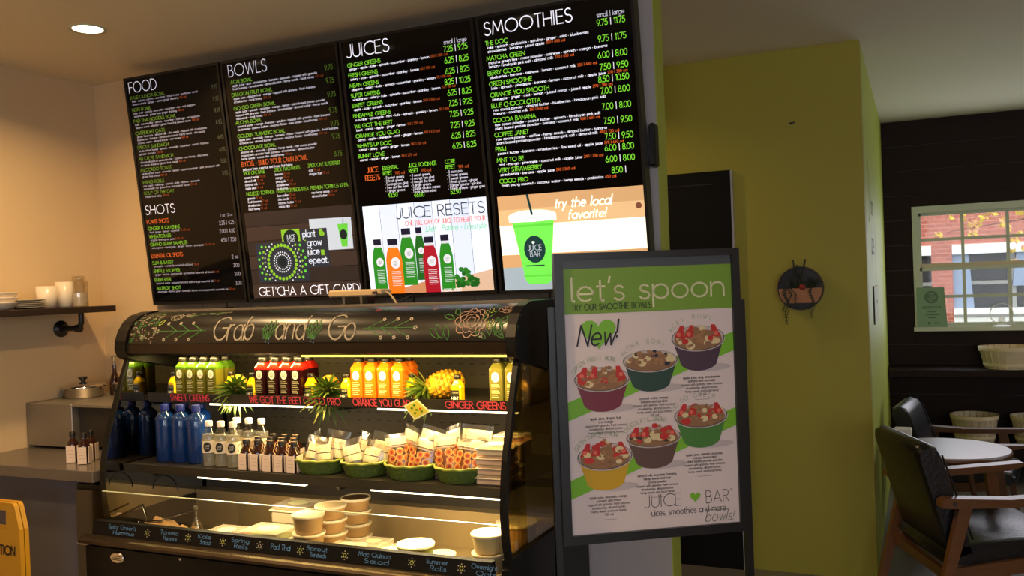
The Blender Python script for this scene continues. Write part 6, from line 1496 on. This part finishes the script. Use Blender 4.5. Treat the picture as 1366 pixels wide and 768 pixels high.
# amber bottles in paper sleeves, on the counter
mat('sleeve', (224, 208, 190), .6)
for i, (px, py) in enumerate(((98, 616), (113, 618), (122, 613))):
    p = W(px, py, 2, CZ); lb = 'small amber bottle with white label on the left counter, ' + ('left one', 'middle one', 'right one beside the case')[i]
    if p.x > FX0 - .055: p.x = FX0 - .055; p.y = 2.62
    o = dup(abp, (p.x, p.y, CZ), .5, lb, 'amber bottles on the left counter'); o.scale = (1, 1, 1.12)
    for q in list(o.children):
        if q.name.startswith('neck_tie'): bpy.data.objects.remove(q)
# dispenser behind the case post
p = W(154, 490, 1, 3.0)
b = MB('black_plastic'); t = thing('bottle_spout', 'black bottle with steel pour spout seen left of the case hood', 'bottle', (p.x - .03, 3.18, CZ))
q = W(153, 500, 1, OY + .34); t.location = (min(q.x, OX1 + .26), OY + .34, OZ)
b = MB('amber'); b.lathe([(.022, 0), (.025, .004), (.025, .07), (.018, .095), (.010, .115), (.0095, .15)], seg=20); b.build('bottle_body', t, True)
b = MB('chrome'); b.lathe([(.011, .15), (.012, .155), (.012, .185), (.015, .19), (.015, .196)], seg=16); b.build('spout', t, True)
# wet floor sign
sg = thing('wet_floor_sign', 'yellow wet floor caution sign leaning below the left counter', 'floor sign', (-3.3, 2.34, 0))
c1 = W(18, 672, 1, 2.33); zt = c1.z; xr = c1.x
b = MB('yellow_plastic')
def sg2(x, z, off): return Vector((x, 2.30 + (z) * .045 - off, z))
for dy in (0, .022):
    xrb = xr + .075; xl = xr - .25
    outer = [(xl - .075, .0), (xrb, .0), (xr + .028, zt - .10), (xr, zt - .012), (xr - .012, zt), (xl + .012, zt), (xl, zt - .012), (xl - .028, zt - .10)]
    hx0, hx1, hz0, hz1 = xl + .06, xr - .048, zt - .085, zt - .03
    # panel below the hand hole, sides and top bar
    parts = [[(xl - .075, 0), (xrb, 0), (xr + .028, zt - .10), (xl - .028, zt - .10)], [(xl - .028, zt - .10), (hx0, zt - .10), (hx0, zt), (xl + .012, zt), (xl, zt - .012)], [(hx1, zt - .10), (xr + .028, zt - .10), (xr, zt - .012), (xr - .012, zt), (hx1, zt)], [(hx0, hz1), (hx1, hz1), (hx1, zt), (hx0, zt)]]
    for pg in parts:
        n = len(pg); vs = [sg2(x, z, -dy) for x, z in pg] + [sg2(x, z, -dy - .018) for x, z in pg]
        b.add(vs, [list(range(n)), list(range(n, 2 * n))[::-1]] + [(i, (i + 1) % n, n + (i + 1) % n, n + i) for i in range(n)])
b.build('sign_panels', sg)
b = MB('ink_black'); mat('ink_black', (20, 16, 12), .5)
cxm = (xl + xr) / 2; zc_ = W(15, 735, 1, 2.32).z
text(b, 'CAUTION', xr + .004, zc_ - .018, .034, sg2, 'ink_black', .2, 'r', off=.001, width=.165)
tri = [(cxm - .10, .36), (cxm + .10, .36), (cxm, zc_ - .05)]
ribbon(b, tri + [tri[0]], .014, sg2, 'ink_black', .001)
text(b, 'CUIDADO', cxm, .30, .030, sg2, 'ink_black', .2, 'c', off=.001); text(b, 'WET FLOOR', cxm, .24, .028, sg2, 'ink_black', .2, 'c', off=.001)
ribbon(b, [(cxm, .50), (cxm + .01, .45), (cxm - .01, .43), (cxm + .03, .40)], .012, sg2, 'ink_black', .001); disk(b, cxm, .515, .010, .010, sg2, 'ink_black', .001, 10)
b.build('sign_lettering', sg)
